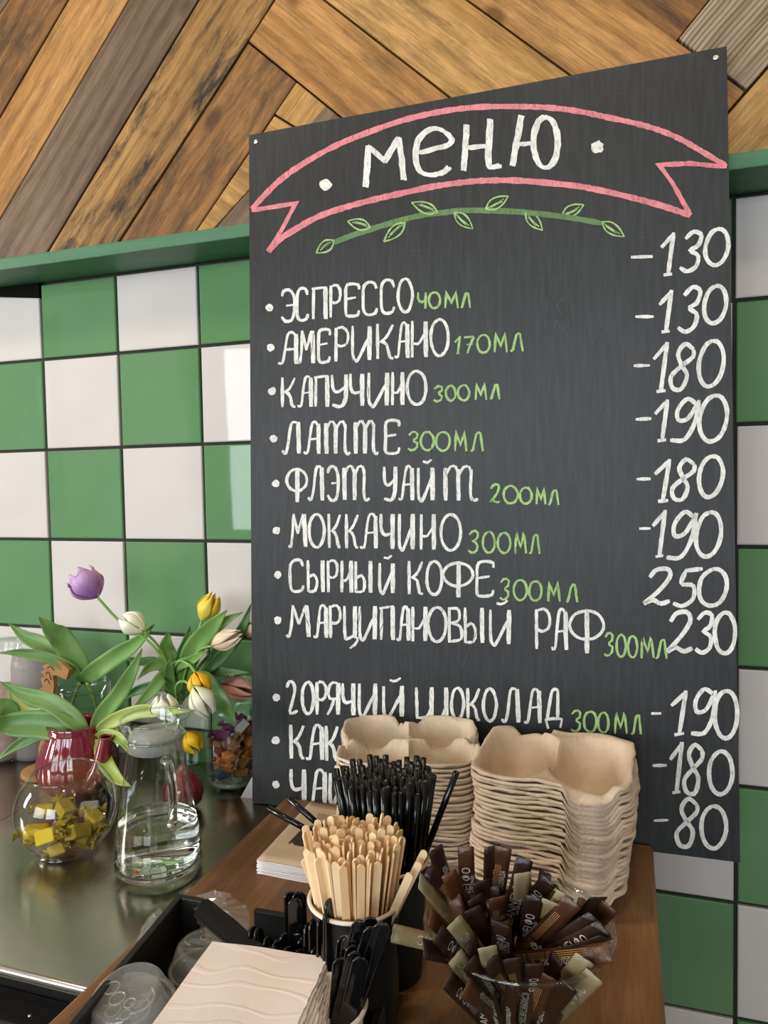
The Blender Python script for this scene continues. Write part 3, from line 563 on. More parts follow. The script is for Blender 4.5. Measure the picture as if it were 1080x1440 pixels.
for (bx, by, tx, ty) in ((470, 338, 445, 356), (521, 320, 489, 311), (570, 313, 540, 340), (616, 299, 579, 285), (639, 299, 665, 322), (683, 294, 715, 276), (739, 299, 763, 324), (790, 303, 821, 288), (846, 312, 878, 333)):
    b, e = Vector((bx, by)), Vector((tx, ty)); d = e - b; n = Vector((-d.y, d.x)).normalized() * 7
    for s in (1, -1): lf.append(stroke([b, b + d * .3 + n * s, b + d * .65 + n * s * .9, e], 2.2, True))
    lf.append(stroke([b, b + d * .5 + n * .1, b + d * .8], 1.3, True)); lf.append(stroke([b + d * .2 + n * .3, b + d * .7 + n * .35], 1.3, True))
mk('chalk_leaves', join(*lf), M['ck_g'], t, smooth=False)
gh = [glyph('1', 762, 772, 425, 468, 1.6), glyph('8', 778, 803, 422, 466, 1.6), glyph('0', 782, 806, 420, 464, 1.4)]
mk('wiped_chalk_digits', join(*[q for g in gh for q in g]), M['ck_dim'], t, smooth=False)
sc2 = []
for k in range(30):
    x, y = rnd.uniform(380, 900), rnd.uniform(420, 900); a = rnd.uniform(-.5, .5) + PI / 2; l = rnd.uniform(25, 90); sc2.append(stroke([(x, y), (x + math.cos(a) * l * .5 + rnd.uniform(-4, 4), y + math.sin(a) * l * .5), (x + math.cos(a) * l, y + math.sin(a) * l)], .8, True, .5, .1))
mk('faint_scratches', join(*sc2), M['ck_dim'], t, smooth=False)['kind'] = 'stuff'
p = thing('paper_sheet', 'white paper corner sticking out behind the left edge of the chalkboard', 'paper', V(350, 1110, -.10))
pp = [V(354, 1093, -.118 + .02), V(338, 1122, -.10), V(342, 1126, -.10), V(356, 1131, -.096), V(380, 1128, -.094), V(380, 1093, -.094)]
mk('sheet', prism(pp, (0, .0008, 0)), M['paper'], p, smooth=False)
# =============== GLASSWARE AND FLOWERS ON THE STEEL ===============
def shell(c, prof, thick, seg=48):      # double-walled glass: outer profile up, inner down
    inner = [(max(r - thick, .0005), max(z, prof[0][1] + thick)) for r, z in prof]
    return lathe(c, list(prof) + inner[::-1], seg, cap0=True, cap1=True)
# --- round leaning candy bowl
c = H(96, 1196, ST); c.z = ST
t = thing('candy_bowl', 'round clear glass bowl with a slanted opening half full of yellow wrapped candies', 'bowl', c)
R = .0585; cc = c + Vector((0, 0, R * .90)); ax = Vector((.02, -.05, 1)).normalized(); q = ax.to_track_quat('Z', 'Y')
v, f = [], []; n1, n2 = 26, 56
for k in range(n1 + 1):
    th = PI - k / n1 * (PI - .71)
    for i in range(n2):
        a = 2 * PI * i / n2; p = q @ Vector((math.sin(th) * math.cos(a), math.sin(th) * math.sin(a), math.cos(th))) * R
        if (cc + p).z < ST + .0012: p.z = ST + .0012 - cc.z
        v.append(cc + p)
for k in range(n1):
    for i in range(n2): j = (i + 1) % n2; f.append((k * n2 + i, k * n2 + j, (k + 1) * n2 + j, (k + 1) * n2 + i))
mk('bowl_wall', (v, f), M['glass_c'], t)
rp = [cc + (q @ Vector((math.sin(.71) * math.cos(a), math.sin(.71) * math.sin(a), math.cos(.71)))) * R for a in [2 * PI * i / 56 for i in range(57)]]
mk('rim', tube(rp, .0014, 8, False), M['glass_rim'], t)
mk('thick_base', lathe(c, [(.0005, .0005), (.028, .0006), (.036, .004), (.030, .0046), (.0005, .0040)], 40), M['glass_rim'], t)
def candy(name, loc, rot, size, key, label, group, key2=None, cat='candy'):
    o = candy_proto(key, key2 or key)
    r = newobj(name, o[0]); r.location = loc; r.rotation_euler = rot; r.scale = (size,) * 3; tag(r, label, cat, group)
    for s in (0, 1):
        e = newobj('twisted_end', o[1], r); e.location = ((-.62, .62)[s], 0, 0); e.rotation_euler = (0, 0, PI if s == 0 else 0)
    return r
CP = {}
def candy_proto(key, key2):
    if (key, key2) in CP: return CP[(key, key2)]
    bm = bmesh.new(); bmesh.ops.create_cube(bm, size=1); bmesh.ops.scale(bm, vec=(1.25, .95, .8), verts=bm.verts); bmesh.ops.bevel(bm, geom=bm.edges[:], offset=.13, segments=2, affect='EDGES', profile=.6)
    for v_ in bm.verts: v_.co += Vector([rnd.uniform(-.03, .03) for _ in range(3)])
    me = bpy.data.meshes.new('candy'); bm.to_mesh(me); bm.free(); me.materials.append(FO[key])
    v, f = [], []; n = 14
    for k, (x, r) in enumerate(((0, .3), (.12, .12), (.3, .35), (.5, .5))):
        for i in range(n): a = 2 * PI * i / n + k * .3; rr = r * (1 + (.35 if i % 2 else -.25) * (k / 3)); v.append((x + (.06 if i % 2 else 0), rr * math.cos(a), rr * .55 * math.sin(a)))
    for k in range(3):
        for i in range(n): j = (i + 1) % n; f.append((k * n + i, k * n + j, (k + 1) * n + j, (k + 1) * n + i))
    m2 = bpy.data.meshes.new('twisted_end'); m2.from_pydata(v, [], f); m2.update(); m2.materials.append(FO[key2])
    CP[(key, key2)] = (me, m2); return CP[(key, key2)]
LC = ['yellow faceted candy at the front left of the round bowl', 'yellow faceted candy at the front centre of the round bowl', 'yellow candy lying against the right side of the round bowl', 'printed yellow candy at the left wall of the round bowl', 'printed yellow candy in the middle of the round bowl',
      'yellow candy with a silver sheen at the back of the round bowl', 'yellow candy low at the bottom front of the round bowl', 'printed yellow candy beside the right glass wall', 'yellow candy under the others in the round bowl', 'yellow candy at the back left of the round bowl', 'yellow candy on the bottom at the right of the round bowl']
for i, (dx, dy, dz, k) in enumerate(((-.026, -.022, .028, 'yellow'), (-.002, -.028, .032, 'yellow'), (.028, -.014, .034, 'yellow_p'), (-.032, .002, .046, 'yellow_p'), (-.004, .002, .050, 'yellow_p'), (.016, .020, .044, 'silver'), (.004, -.018, .013, 'yellow_p'), (.034, .008, .040, 'yellow_p'), (-.012, .008, .022, 'yellow'), (-.020, .024, .044, 'yellow'), (.022, .0, .018, 'yellow_p'))):
    candy('wrapped_candy', c + Vector((dx, dy, dz)), (rnd.uniform(-.6, .6), rnd.uniform(-.6, .6), rnd.uniform(0, 6)), (.0205 if i < 3 else .017), k, LC[i], 'candies in the round bowl', 'yellow_p')
# --- carafe with water
c = H(224, 1222, ST); c.z = ST; cax = c.copy()
t = thing('water_carafe', 'clear glass handled carafe one third full of water', 'carafe', c)
hh = .176
prof = [(.030, .0008), (.044, .0016), (.0505, .010), (.0515, .022), (.0485, .050), (.0405, .100), (.034, .145), (.0305, .165), (.0300, .172), (.0345, .180), (.0365, .190), (.0375, .198)]
prof = [(r * .955, z * hh / .198) for r, z in prof]
mk('carafe_wall', lathe(c, prof, 56, cap0=True), M['glass_c'], t)
mk('rim', tube([c + Vector((.0368 * math.cos(a), .0368 * math.sin(a), hh)) for a in [2 * PI * i / 56 for i in range(57)]], .0016, 8, False), M['glass_rim'], t)
mk('collar', tube([c + Vector((.0312 * math.cos(a), .0312 * math.sin(a), hh * .875)) for a in [2 * PI * i / 56 for i in range(57)]], .0020, 8, False), M['glass_rim'], t)
mk('thick_base', lathe(c, [(.0005, .001), (.040, .0016), (.0475, .008), (.0478, .013), (.040, .0085), (.0005, .0070)], 48), M['hglass'], t)
wl = .060
mk('water', lathe(c, [(.0005, .0095), (.040, .0100), (.0460, .0145), (.0472, .022), (.0456, .042), (.0428, wl - .0008), (.0422, wl), (.0005, wl)], 48), M['water'], t)
hd = (Vector((.80, -.60, 0))).normalized()
mk('handle', tube(spline([c + hd * .031 + Vector((0, 0, .136)), c + hd * .043 + Vector((0, 0, .137)), c + hd * .053 + Vector((0, 0, .122)), c + hd * .056 + Vector((0, 0, .095)), c + hd * .052 + Vector((0, 0, .074)), c + hd * .043 + Vector((0, 0, .066))], 26), lambda k: .0052 - .001 * abs(k - .5), 12), M['hglass'], t)
st_ = mk('strainer_lid', lathe(c, [(.0005, hh - .014), (.012, hh - .011), (.026, hh - .015), (.0285, hh - .021), (.0285, hh - .036), (.0275, hh - .036), (.027, hh - .023), (.0005, hh - .0165)], 40), M['frost'], t)
M['frost2'] = thin_glass('clear_plastic_insert', (.9, .9, .9), .1, 1, .25, (.85, .85, .85)); st_.data.materials[0] = M['frost2']
# --- burgundy teapot
def bx_(c, p): return c + Vector(p)
c = H(112, 1122, ST); c.z = ST; c.y = -.150; c.x = V(110, 1085, -.150).x; tp = c.copy()
rib = lambda a, z: 1 + .022 * math.cos(22 * a + z * 40) * (1 if .01 < z < .092 else 0)
t = thing('teapot', 'burgundy glazed teapot with vertical ribs and tulip leaves in it', 'teapot', c)
mk('pot_body', lathe(c, [(.0005, .001), (.030, .001), (.036, .004), (.050, .020), (.0555, .038), (.053, .056), (.045, .075), (.0385, .090), (.0375, .096), (.040, .102), (.0385, .103), (.0355, .097), (.036, .088), (.043, .070), (.050, .040), (.030, .008), (.0005, .007)], 88, rib), M['maroon'], t)
sd_ = Vector((.93, -.36, 0)).normalized()
pts = spline([c + sd_ * .040 + Vector((0, 0, .030)), c + sd_ * .062 + Vector((0, 0, .048)), c + sd_ * .072 + Vector((0, 0, .072)), c + sd_ * .080 + Vector((0, 0, .098))], 20)
mk('spout', tube(pts, lambda k: .021 - .0125 * k ** .7, 18, False), M['maroon'], t)
d_ = pts[-1] - pts[-2]; mk('spout_lip', tube([pts[-1] + (Vector((math.cos(a), math.sin(a), 0)) * .0085) for a in [2 * PI * i / 20 for i in range(21)]], .0015, 6, False), M['maroon'], t)
hb = Vector((-.55, .83, 0)).normalized()
mk('pot_handle', tube(spline([c + hb * .046 + Vector((0, 0, .072)), c + hb * .066 + Vector((0, 0, .078)), c + hb * .072 + Vector((0, 0, .050)), c + hb * .050 + Vector((0, 0, .028))], 20), .0055, 10), M['maroon'], t)
# second burgundy pot seen through the carafe
c = V(268, 1098, -.150); c.z = ST
t = thing('sugar_pot', 'small round burgundy pot half hidden behind the carafe', 'pot', c)
mk('pot_body', lathe(c + Vector((-.012, 0, 0)), [(.0005, .001), (.015, .001), (.024, .010), (.027, .024), (.023, .038), (.015, .045), (.013, .050), (.0005, .052)], 48, lambda a, z: 1 + .02 * math.cos(18 * a)), M['maroon'], t)
mk('pot_knob', lathe(c + Vector((-.012, 0, 0)), [(.004, .051), (.005, .056), (.003, .060), (.0005, .061)], 20), M['maroon'], t)
# --- glass jar with leaves (behind teapot)
c = V(119, 1000, -.072); c.z = ST; j2 = c.copy(); S_ = V(119, 965, -.072).z - ST
t = thing('glass_jar', 'greenish glass jar with a bulging rim behind the teapot', 'jar', c)
mk('jar_wall', lathe(c, [(.030, .001), (.046, .004), (.050, .015), (.050, .075), (.044, S_ - .052), (.035, S_ - .034), (.033, S_ - .028), (.0345, S_ - .020), (.0405, S_ - .012), (.0415, S_ + .002), (.040, S_ + .008), (.034, S_ + .010), (.031, S_ + .006)], 56, cap0=True), M['glass_g'], t)
for r_, z_ in ((.041, S_ - .002), (.0345, S_ - .024), (.047, S_ - .060)): mk('glass_ring', tube([c + Vector((r_ * math.cos(a), r_ * math.sin(a), z_)) for a in [2 * PI * i / 48 for i in range(49)]], .0011, 6, False), M['glass_rim'], t)
mk('water', lathe(c, [(.0005, .006), (.044, .007), (.048, .018), (.048, .070), (.047, .0712), (.0005, .0712)], 40), M['water'], t)
# --- glass vase with the tulips
c = V(254, 1020, -.075); c.z = ST; vz = c.copy(); S2_ = V(254, 972, -.075).z - ST
t = thing('glass_vase', 'clear glass vase of tulips standing behind the carafe', 'vase', c)
mk('vase_wall', lathe(c, [(.028, .001), (.040, .003), (.043, .012), (.043, S2_ - .03), (.036, S2_ - .016), (.034, S2_ - .008), (.037, S2_), (.038, S2_ + .004)], 48, cap0=True), M['glass_g'], t)
mk('rim', tube([c + Vector((.038 * math.cos(a), .038 * math.sin(a), S2_ + .004)) for a in [2 * PI * i / 48 for i in range(49)]], .0013, 6, False), M['glass_rim'], t)
# --- candy jar
c = V(329, 1050, -.052); c.z = ST; cj = c.copy(); hj = V(329, 1000, -.052).z - ST
t = thing('candy_jar', 'tall glass jar with a domed glass lid full of orange and purple candies', 'jar', c)
mk('jar_wall', lathe(c, [(.024, .001), (.036, .003), (.0405, .012), (.0405, hj - .012), (.038, hj - .004), (.039, hj)], 48, cap0=True), M['glass'], t)
mk('jar_base', lathe(c, [(.0005, .001), (.034, .002), (.0395, .010), (.034, .009), (.0005, .006)], 40), M['glass_rim'], t)
l = mk('jar_lid', lathe(c, [(.040, hj + .001), (.0405, hj + .004), (.034, hj + .018), (.022, hj + .030), (.008, hj + .036), (.0005, hj + .037)], 48), M['glass_g'], t)
mk('lid_knob', lathe(c, [(.0085, hj + .036), (.009, hj + .042), (.0125, hj + .050), (.0125, hj + .062), (.0005, hj + .063)], 24), M['glass_rim'], l)
JC = ['orange', 'tan', 'purple', 'blue', 'red', 'silver']; JN = {'orange': 'orange', 'tan': 'nut-printed tan', 'purple': 'purple', 'blue': 'blue', 'red': 'dark red', 'silver': 'silver'}
lay = [(0, 'blue'), (0, 'tan'), (0, 'blue'), (0, 'red'), (1, 'orange'), (1, 'tan'), (1, 'blue'), (1, 'red'), (2, 'orange'), (2, 'orange'), (2, 'tan'), (2, 'red'), (3, 'tan'), (3, 'orange'), (3, 'red'), (3, 'tan'), (4, 'tan'), (4, 'orange'), (4, 'purple'), (4, 'purple'), (5, 'silver'), (5, 'purple')]
cnt = {}
pos = ['front left', 'front right', 'back right', 'back left']; lvn = ['in the bottom layer', 'in the second layer from below', 'in the middle', 'above the middle', 'near the top', 'on top']
seen = {}
for i, (lv, k) in enumerate(lay):
    a = -2.1 + (i % 4) * PI / 2 + lv * .35; r = .019; sz = .0155
    candy('jar_candy', c + Vector((r * math.cos(a), r * math.sin(a), .018 + lv * (hj - .030) / 5.6)), (rnd.uniform(-.8, .8), rnd.uniform(-.8, .8), rnd.uniform(0, 6)), sz, k, '%s candy %s of the tall jar, %s' % (JN[k], lvn[lv], pos[i % 4]), 'candies in the tall jar')
# --- left jars and figure
c = V(2, 985, -.07); c.z = ST; h0 = V(2, 908, -.07).z - ST
t = thing('storage_jar', 'clear glass jar of pale pink contents cut by the left edge', 'jar', c)
mk('jar_wall', lathe(c, [(.03, .001), (.042, .004), (.046, .02), (.046, .09), (.040, h0 - .05), (.033, h0 - .03), (.033, h0 - .012), (.036, h0 - .006), (.036, h0)], 48, cap0=True), M['glass'], t)
mk('contents', lathe(c, [(.0005, .004), (.040, .006), (.044, .02), (.044, .088), (.038, .112), (.02, .118), (.0005, .119)], 40), mottled('pale_pink_granules', srgb(172, 140, 132), srgb(198, 172, 162), 60, .9, .6, 200), t)
mk('jar_lid', lathe(c, [(.037, h0), (.037, h0 + .006), (.028, h0 + .010), (.0005, h0 + .011)], 40), M['glass_rim'], t)
c = V(46, 990, -.052); c.z = ST; h1_ = V(46, 918, -.052).z - ST
t = thing('frosted_canister', 'tall translucent grey canister behind the tulip leaves', 'canister', c)
mk('canister_wall', lathe(c, [(.0005, .001), (.030, .002), (.032, .01), (.030, h1_ - .02), (.027, h1_), (.0005, h1_ + .001)], 40), M['frost'], t)
yf = -.105; pl = [(70, 928), (82, 928), (97, 942), (93, 956), (80, 950), (74, 950), (76, 966), (72, 992), (74, 1012), (84, 1040), (80, 1069), (74, 1070), (66, 1052), (60, 1070), (54, 1070), (54, 1052), (60, 1030), (56, 1010), (60, 988), (46, 976), (60, 966), (57, 954), (62, 950), (57, 945), (63, 941), (59, 936), (65, 934)]
c = V(66, 1074, yf); c.z = ST
t = thing('wooden_animal_figure', 'laser-cut plywood animal standing on a round wooden base', 'figurine', c)
mk('cutout', prism([V(u, v, yf) for u, v in pl], (.002, .006, 0)), M['ply'], t, smooth=False)
mk('base', lathe(Vector((c.x, c.y - .004, ST)), [(.0005, .0005), (.033, .0005), (.034, .002), (.034, .007), (.033, .0085), (.0005, .0085)], 40), M['ply'], t)
for (u0, v0, u1, v1) in ((66, 940, 76, 943), (64, 948, 72, 956), (62, 958, 70, 962), (64, 1044, 72, 1052), (62, 1056, 72, 1060)):
    mk('engraving', tube(spline([V(u0, v0, yf - .0004), V((u0 + u1) / 2, v0 - 3, yf - .0004), V(u1, v1, yf - .0004)], 8), .0006, 5), M['ply_d'], t)
# =============== TULIPS ===============
def leafmesh(pts, wd, fold=.35, n=22, tipk=.75, twist=0):
    q = spline(pts, n); v, f = [], []; m = 7; up = None
    for i, p in enumerate(q):
        tg = (q[min(i + 1, n)] - q[max(i - 1, 0)]).normalized(); vd = (CAM - p).normalized()
        s = tg.cross(vd).normalized()
        if twist: s = Matrix.Rotation(twist * i / n, 3, tg) @ s
        nn = s.cross(tg).normalized(); k = i / n
        ww = wd / 2 * (min(1, (.28 + k * 2.2)) if k < .35 else 1) * (1 - max(0, (k - tipk * .6) / (1 - tipk * .6)) ** 1.9) + .0003
        for j in range(m):
            a = (j / (m - 1) * 2 - 1); v.append(p + s * (a * ww) + nn * (fold * ww * (abs(a) ** 1.5 - .5) + .0012 * math.sin(k * 16 + a * 2) * abs(a)))
    for i in range(n):
        for j in range(m - 1): a = i * m + j; f.append((a, a + 1, a + m + 1, a + m))
    return v, f
def leaf(px, y, wpx, label, mat='leaf', group='tulip leaves', parent=None, fold=.35, name='tulip_leaf', tw=0):
    ys = y if isinstance(y, (list, tuple)) else [y] * len(px)
    if len(ys) == 2: ys = [ys[0] + (ys[1] - ys[0]) * i / (len(px) - 1) for i in range(len(px))]
    pts = [V(u, v, yy) for (u, v), yy in zip(px, ys)]
    wd = wpx * (pts[len(pts) // 2] - CAM).dot(R2) / F
    o = mk(name, leafmesh(pts, wd, fold, twist=tw), M[mat], parent, loc=None if parent else pts[0])
    m = o.modifiers.new('thick', 'SOLIDIFY'); m.thickness = .0007
    if parent is None: tag(o, label, 'leaf', group)
    return o
JY = -.072
leaf([(117, 962), (105, 945), (70, 926), (30, 918), (-4, 918)], [-.072, -.15], 15, 'long tulip leaf reaching flat to the left edge out of the glass jar')
leaf([(117, 960), (100, 938), (62, 908), (35, 895), (13, 877)], [-.072, -.10], 22, 'broad tulip leaf pointing up left behind the longer ones')
leaf([(118, 960), (112, 940), (88, 900), (72, 886), (54, 867)], [-.072, -.12], 31, 'largest broad tulip leaf rising up left from the glass jar')
leaf([(115, 960), (108, 945), (85, 922), (75, 905), (78, 890)], [-.072, -.06], 14, 'narrow tulip leaf half hidden behind the broad ones', 'leaf_y')
leaf([(116, 962), (122, 952), (160, 925), (190, 905), (217, 878)], [-.072, -.10], 25, 'broad tulip leaf leaning right towards the cream tulip')
# teapot leaves
ty = tp.y
leaf([(126, 1040), (110, 1018), (75, 990), (30, 975), (0, 958)], [ty, -.19], 25, 'tulip leaf arching up left from the burgundy teapot')
leaf([(122, 1042), (95, 1025), (50, 1018), (8, 1018), (-12, 1008)], [ty, -.22], 38, 'widest tulip leaf hanging over the left of the teapot')
leaf([(120, 1040), (70, 1030), (30, 1045), (-6, 1070)], [ty, -.20], 16, 'thin tulip leaf drooping to the lower left edge')
leaf([(120, 1038), (85, 1005), (45, 1005), (20, 985), (12, 958)], [ty, -.15], 18, 'tulip leaf with a folded tip behind the arching one', 'leaf_y')
leaf([(30, 1025), (15, 1000), (0, 992), (-20, 985)], [-.17, -.2], 24, 'tulip leaf end entering from the left edge')
leaf([(126, 1042), (140, 1010), (168, 975), (185, 945), (200, 912)], [ty, -.16], 22, 'tall tulip leaf rising right above the teapot')
leaf([(124, 1044), (148, 1020), (190, 1002), (230, 1000), (272, 1000)], [ty, -.17], 19, 'tulip leaf stretching right behind the carafe rim', 'leaf_y')
leaf([(126, 1044), (148, 1033), (170, 1040), (184, 1062)], [ty, -.19], 15, 'yellow-green tulip leaf bending down beside the carafe', 'leaf_y')
leaf([(125, 1044), (140, 1050), (150, 1075), (165, 1095), (184, 1106)], [ty - .005, -.215], 20, 'tulip leaf drooping in front of the teapot spout', 'leaf_y')
# vase leaves
vy = vz.y
leaf([(246, 985), (240, 940), (214, 937), (192, 956)], [vy, -.13], 15, 'tulip leaf curving left above the vase')
leaf([(248, 985), (234, 950), (210, 975), (180, 1006)], [vy, -.15], 17, 'tulip leaf hanging down left of the vase')
leaf([(246, 980), (238, 930), (234, 910), (237, 888)], [vy, -.09], 24, 'bright wavy tulip leaf standing upright in the middle', 'leaf')
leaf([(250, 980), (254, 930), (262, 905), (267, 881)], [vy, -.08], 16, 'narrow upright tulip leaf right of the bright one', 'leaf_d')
leaf([(252, 985), (268, 920), (295, 885), (319, 858)], [vy, -.09], 27, 'big tulip leaf rising right below the yellow tulip')
leaf([(256, 975), (285, 905), (315, 875), (341, 861)], [vy, -.07], 14, 'slim tulip leaf pointing at the board')
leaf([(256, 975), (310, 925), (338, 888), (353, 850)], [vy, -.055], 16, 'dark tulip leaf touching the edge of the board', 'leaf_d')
leaf([(252, 980), (262, 950), (305, 945), (352, 946)], [vy, -.06], 15, 'long level tulip leaf running right into the board')
leaf([(248, 980), (244, 942), (270, 928), (293, 914)], [vy, -.13], 14, 'short bright tulip leaf beside the peach tulip')
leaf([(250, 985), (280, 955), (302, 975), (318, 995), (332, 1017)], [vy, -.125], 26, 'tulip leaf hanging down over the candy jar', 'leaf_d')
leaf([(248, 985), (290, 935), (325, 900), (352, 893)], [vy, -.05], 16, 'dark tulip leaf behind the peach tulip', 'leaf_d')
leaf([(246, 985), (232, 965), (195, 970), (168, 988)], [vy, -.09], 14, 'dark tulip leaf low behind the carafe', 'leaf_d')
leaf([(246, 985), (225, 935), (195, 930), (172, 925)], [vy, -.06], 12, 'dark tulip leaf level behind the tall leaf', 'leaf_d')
leaf([(248, 990), (240, 962), (238, 940), (242, 925)], [vy, -.12], 14, 'short tulip leaf at the mouth of the vase')
def tulip(base_px, head_px, y0, y1, hw, key, label, stem_px, openk=.0, nst=.0019):
    """head_px: (base u,v) and (tip u,v) of the flower; stem passes the listed points"""
    (bu, bv), (tu, tv) = head_px; b = V(bu, bv, y1); tipp = V(tu, tv, y1)
    ys = [y0 + (y1 - y0) * i / len(stem_px) for i in range(len(stem_px))]
    sp = [V(u, v, yy) for (u, v), yy in zip(stem_px, ys)] + [b]
    t = thing('tulip', label, 'tulip', b, 'cut tulips in the vase')
    mk('stem', tube(spline(sp, 24), nst, 8), M['stem'], t)
    ax = (tipp - b); L_ = ax.length; q = ax.to_track_quat('Z', 'Y'); wd = hw * (b - CAM).dot(R2) / F / 2
    for k in range(6):
        a0 = k * PI / 3 + (.2 if k % 2 else 0) + bu; rr = wd * (1.0 if k % 2 == 0 else .88); v, f = [], []; n, m = 14, 9
        for i in range(n + 1):
            s = i / n; rad = rr * (math.sin(min(1, s * 1.75) * PI / 2) ** .8) * (1 - (.62 - openk) * max(0, (s - .5) / .5) ** 1.6) + .0006
            half = .62 * (math.sin(PI * min(.985, .10 + s * .9)) ** .55)
            for j in range(m):
                u_ = j / (m - 1) * 2 - 1; an = a0 + u_ * half; r2 = rad * (1 + .06 * (1 - abs(u_)) + (openk * .5 * s * rnd.uniform(.5, 1) if s > .8 else 0)); zz = L_ * (s * (1 - .10 * u_ * u_ * s))
                v.append(Vector((r2 * math.cos(an), r2 * math.sin(an), zz)))
        for i in range(n):
            for j in range(m - 1): a = i * m + j; f.append((a, a + 1, a + m + 1, a + m))
        me = bpy.data.meshes.new('petal'); me.from_pydata([tuple(p) for p in v], [], f); me.update(); me.shade_smooth(); me.materials.append(TU[key])
        o = newobj('petal', me, t); o.rotation_euler = q.to_euler(); md = o.modifiers.new('t', 'SOLIDIFY'); md.thickness = .0006; md.offset = 1
tulip(None, ((137, 840), (110, 806)), vy, -.135, 46, 'purple', 'purple fringed tulip standing highest at the left', [(244, 990), (238, 945), (212, 905), (168, 873)], .35)
tulip(None, ((203, 888), (172, 868)), vy, -.14, 34, 'white', 'cream white tulip below the purple one', [(246, 990), (235, 935), (222, 908)])
tulip(None, ((284, 873), (302, 836)), vy, -.075, 31, 'yellow', 'yellow tulip pointing up, the highest on the right', [(250, 990), (258, 930), (275, 897)])
tulip(None, ((298, 908), (337, 891)), vy, -.095, 28, 'peach', 'pale peach tulip lying level in front of a leaf', [(252, 990), (262, 940), (280, 915)])
tulip(None, ((341, 890), (372, 878)), vy, -.045, 24, 'peach', 'peach tulip half cut off by the left edge of the board', [(254, 990), (290, 930), (325, 898)])
tulip(None, ((312, 962), (358, 975)), vy, -.05, 32, 'pink', 'pink tulip lying half behind the board above the candy jar', [(252, 990), (275, 965), (295, 958)])
tulip(None, ((274, 945), (286, 974)), vy, -.13, 32, 'orange', 'deep yellow open tulip hanging over the white one', [(250, 990), (244, 950), (252, 930), (266, 935)], .25)
tulip(None, ((272, 966), (297, 1005)), vy, -.15, 36, 'white', 'white tulip with a yellow base pointing down', [(250, 990), (248, 965), (258, 958)])
tulip(None, ((233, 1012), (228, 978)), vy, -.155, 38, 'white', 'cream tulip right above the carafe rim', [(248, 1060), (243, 1045), (236, 1030)])
tulip(None, ((262, 1030), (280, 1056)), vy, -.12, 30, 'orange', 'deep yellow tulip drooping beside the carafe rim', [(250, 990), (246, 1000), (252, 1018)])
# stems standing inside the jar and the teapot
for (a, b_, n) in (((112, 960), (88, 1015), 'left'), ((122, 960), (140, 1012), 'right')):
    p0, p1 = V(*a, -.080), V(*b_, -.072); o = mk('cut_stem', tube(spline([p0, (p0 + p1) / 2 + Vector((0, .004, 0)), p1 + Vector((0, 0, -.03))], 12), .0024, 8), M['leaf_y'], loc=p0); tag(o, 'pale tulip stem leaning %s inside the glass jar' % n, 'stem', 'stems inside the glass jar')
def ordi(n):
    w = ['', 'first', 'second', 'third', 'fourth', 'fifth', 'sixth', 'seventh', 'eighth', 'ninth', 'tenth', 'eleventh', 'twelfth', 'thirteenth', 'fourteenth', 'fifteenth', 'sixteenth', 'seventeenth', 'eighteenth', 'nineteenth']
    if n < 20: return w[n]
    t_ = {2: 'twent', 3: 'thirt', 4: 'fort'}[n // 10]
    return t_ + 'ieth' if n % 10 == 0 else t_ + 'y-' + w[n % 10]
# =============== CUP CARRIERS ===============
def carrier_mesh(seed, cells, flaps, depth, wob=.0010):
    r_ = random.Random(seed); a = .0795; n, m = 20, 84; ph = [r_.uniform(0, 6) for _ in range(4)]
    def bound(th):
        c_, s_ = math.cos(th), math.sin(th); p = 5.0; r = a / ((abs(c_) ** p + abs(s_) ** p) ** (1 / p)); 
        r = min(r, a * 1.19) ; return r
    def flap(th):
        k = 0
        for f0, hw in flaps:
            d = abs((th - f0 + PI) % (2 * PI) - PI); k = max(k, 1 - min(1, max(0, (d - hw) / .07)))
        return k
    v, f = [], []
    def zt(x, y, s, th):
        z = 0
        for (cx, cy, rx, ry) in cells:
            d = (abs((x - cx) / rx) ** 2.6 + abs((y - cy) / ry) ** 2.6) ** (1 / 2.6); q_ = 1 - min(1, max(0, (d - .62) / .40)); z = min(z, -depth * q_ * (2 - q_))
        e = max(0, (s - .91) / .09); z = z * (1 - e) - .002 * (1 - e)
        return z
    for k in range(n + 1):
        s = (k / n) ** .8
        for i in range(m):
            th = 2 * PI * i / m; b = bound(th); fk = flap(th); x, y = b * s * math.cos(th), b * s * math.sin(th)
            z = zt(x, y, s, th); sag = .0022 * math.sin(3 * th + .4) + wob * math.sin(9 * th + ph[0])
            z += sag * s * s - fk * .017 * max(0, (s - .84) / .16) ** 1.1; v.append((x, y, z))
    base = n * m
    for (dr, dz) in ((.0012, -.0006), (.0016, -.0024), (.0005, -.0036), (-.0016, -.0034)):
        for i in range(m):
            x, y, z = v[base + i]; th = 2 * PI * i / m; L_ = math.hypot(x, y); fk = flap(th); g = (L_ + dr + .0011 * math.sin(17 * th + ph[1]) * abs(math.sin(5 * th + ph[2])) - fk * .0045) / L_; v.append((x * g, y * g, z + dz + .0005 * math.sin(23 * th + ph[3])))
    tot = n + 1 + 4
    for k in range(tot - 1):
        for i in range(m): j = (i + 1) % m; f.append((k * m + i, k * m + j, (k + 1) * m + j, (k + 1) * m + i))
    return v, f
c4 = [(.037, .037, .038, .038), (-.037, .037, .038, .038), (.037, -.037, .038, .038), (-.037, -.037, .038, .038)]
c2 = [(-.037, 0, .0385, .068), (.037, 0, .0385, .068)]
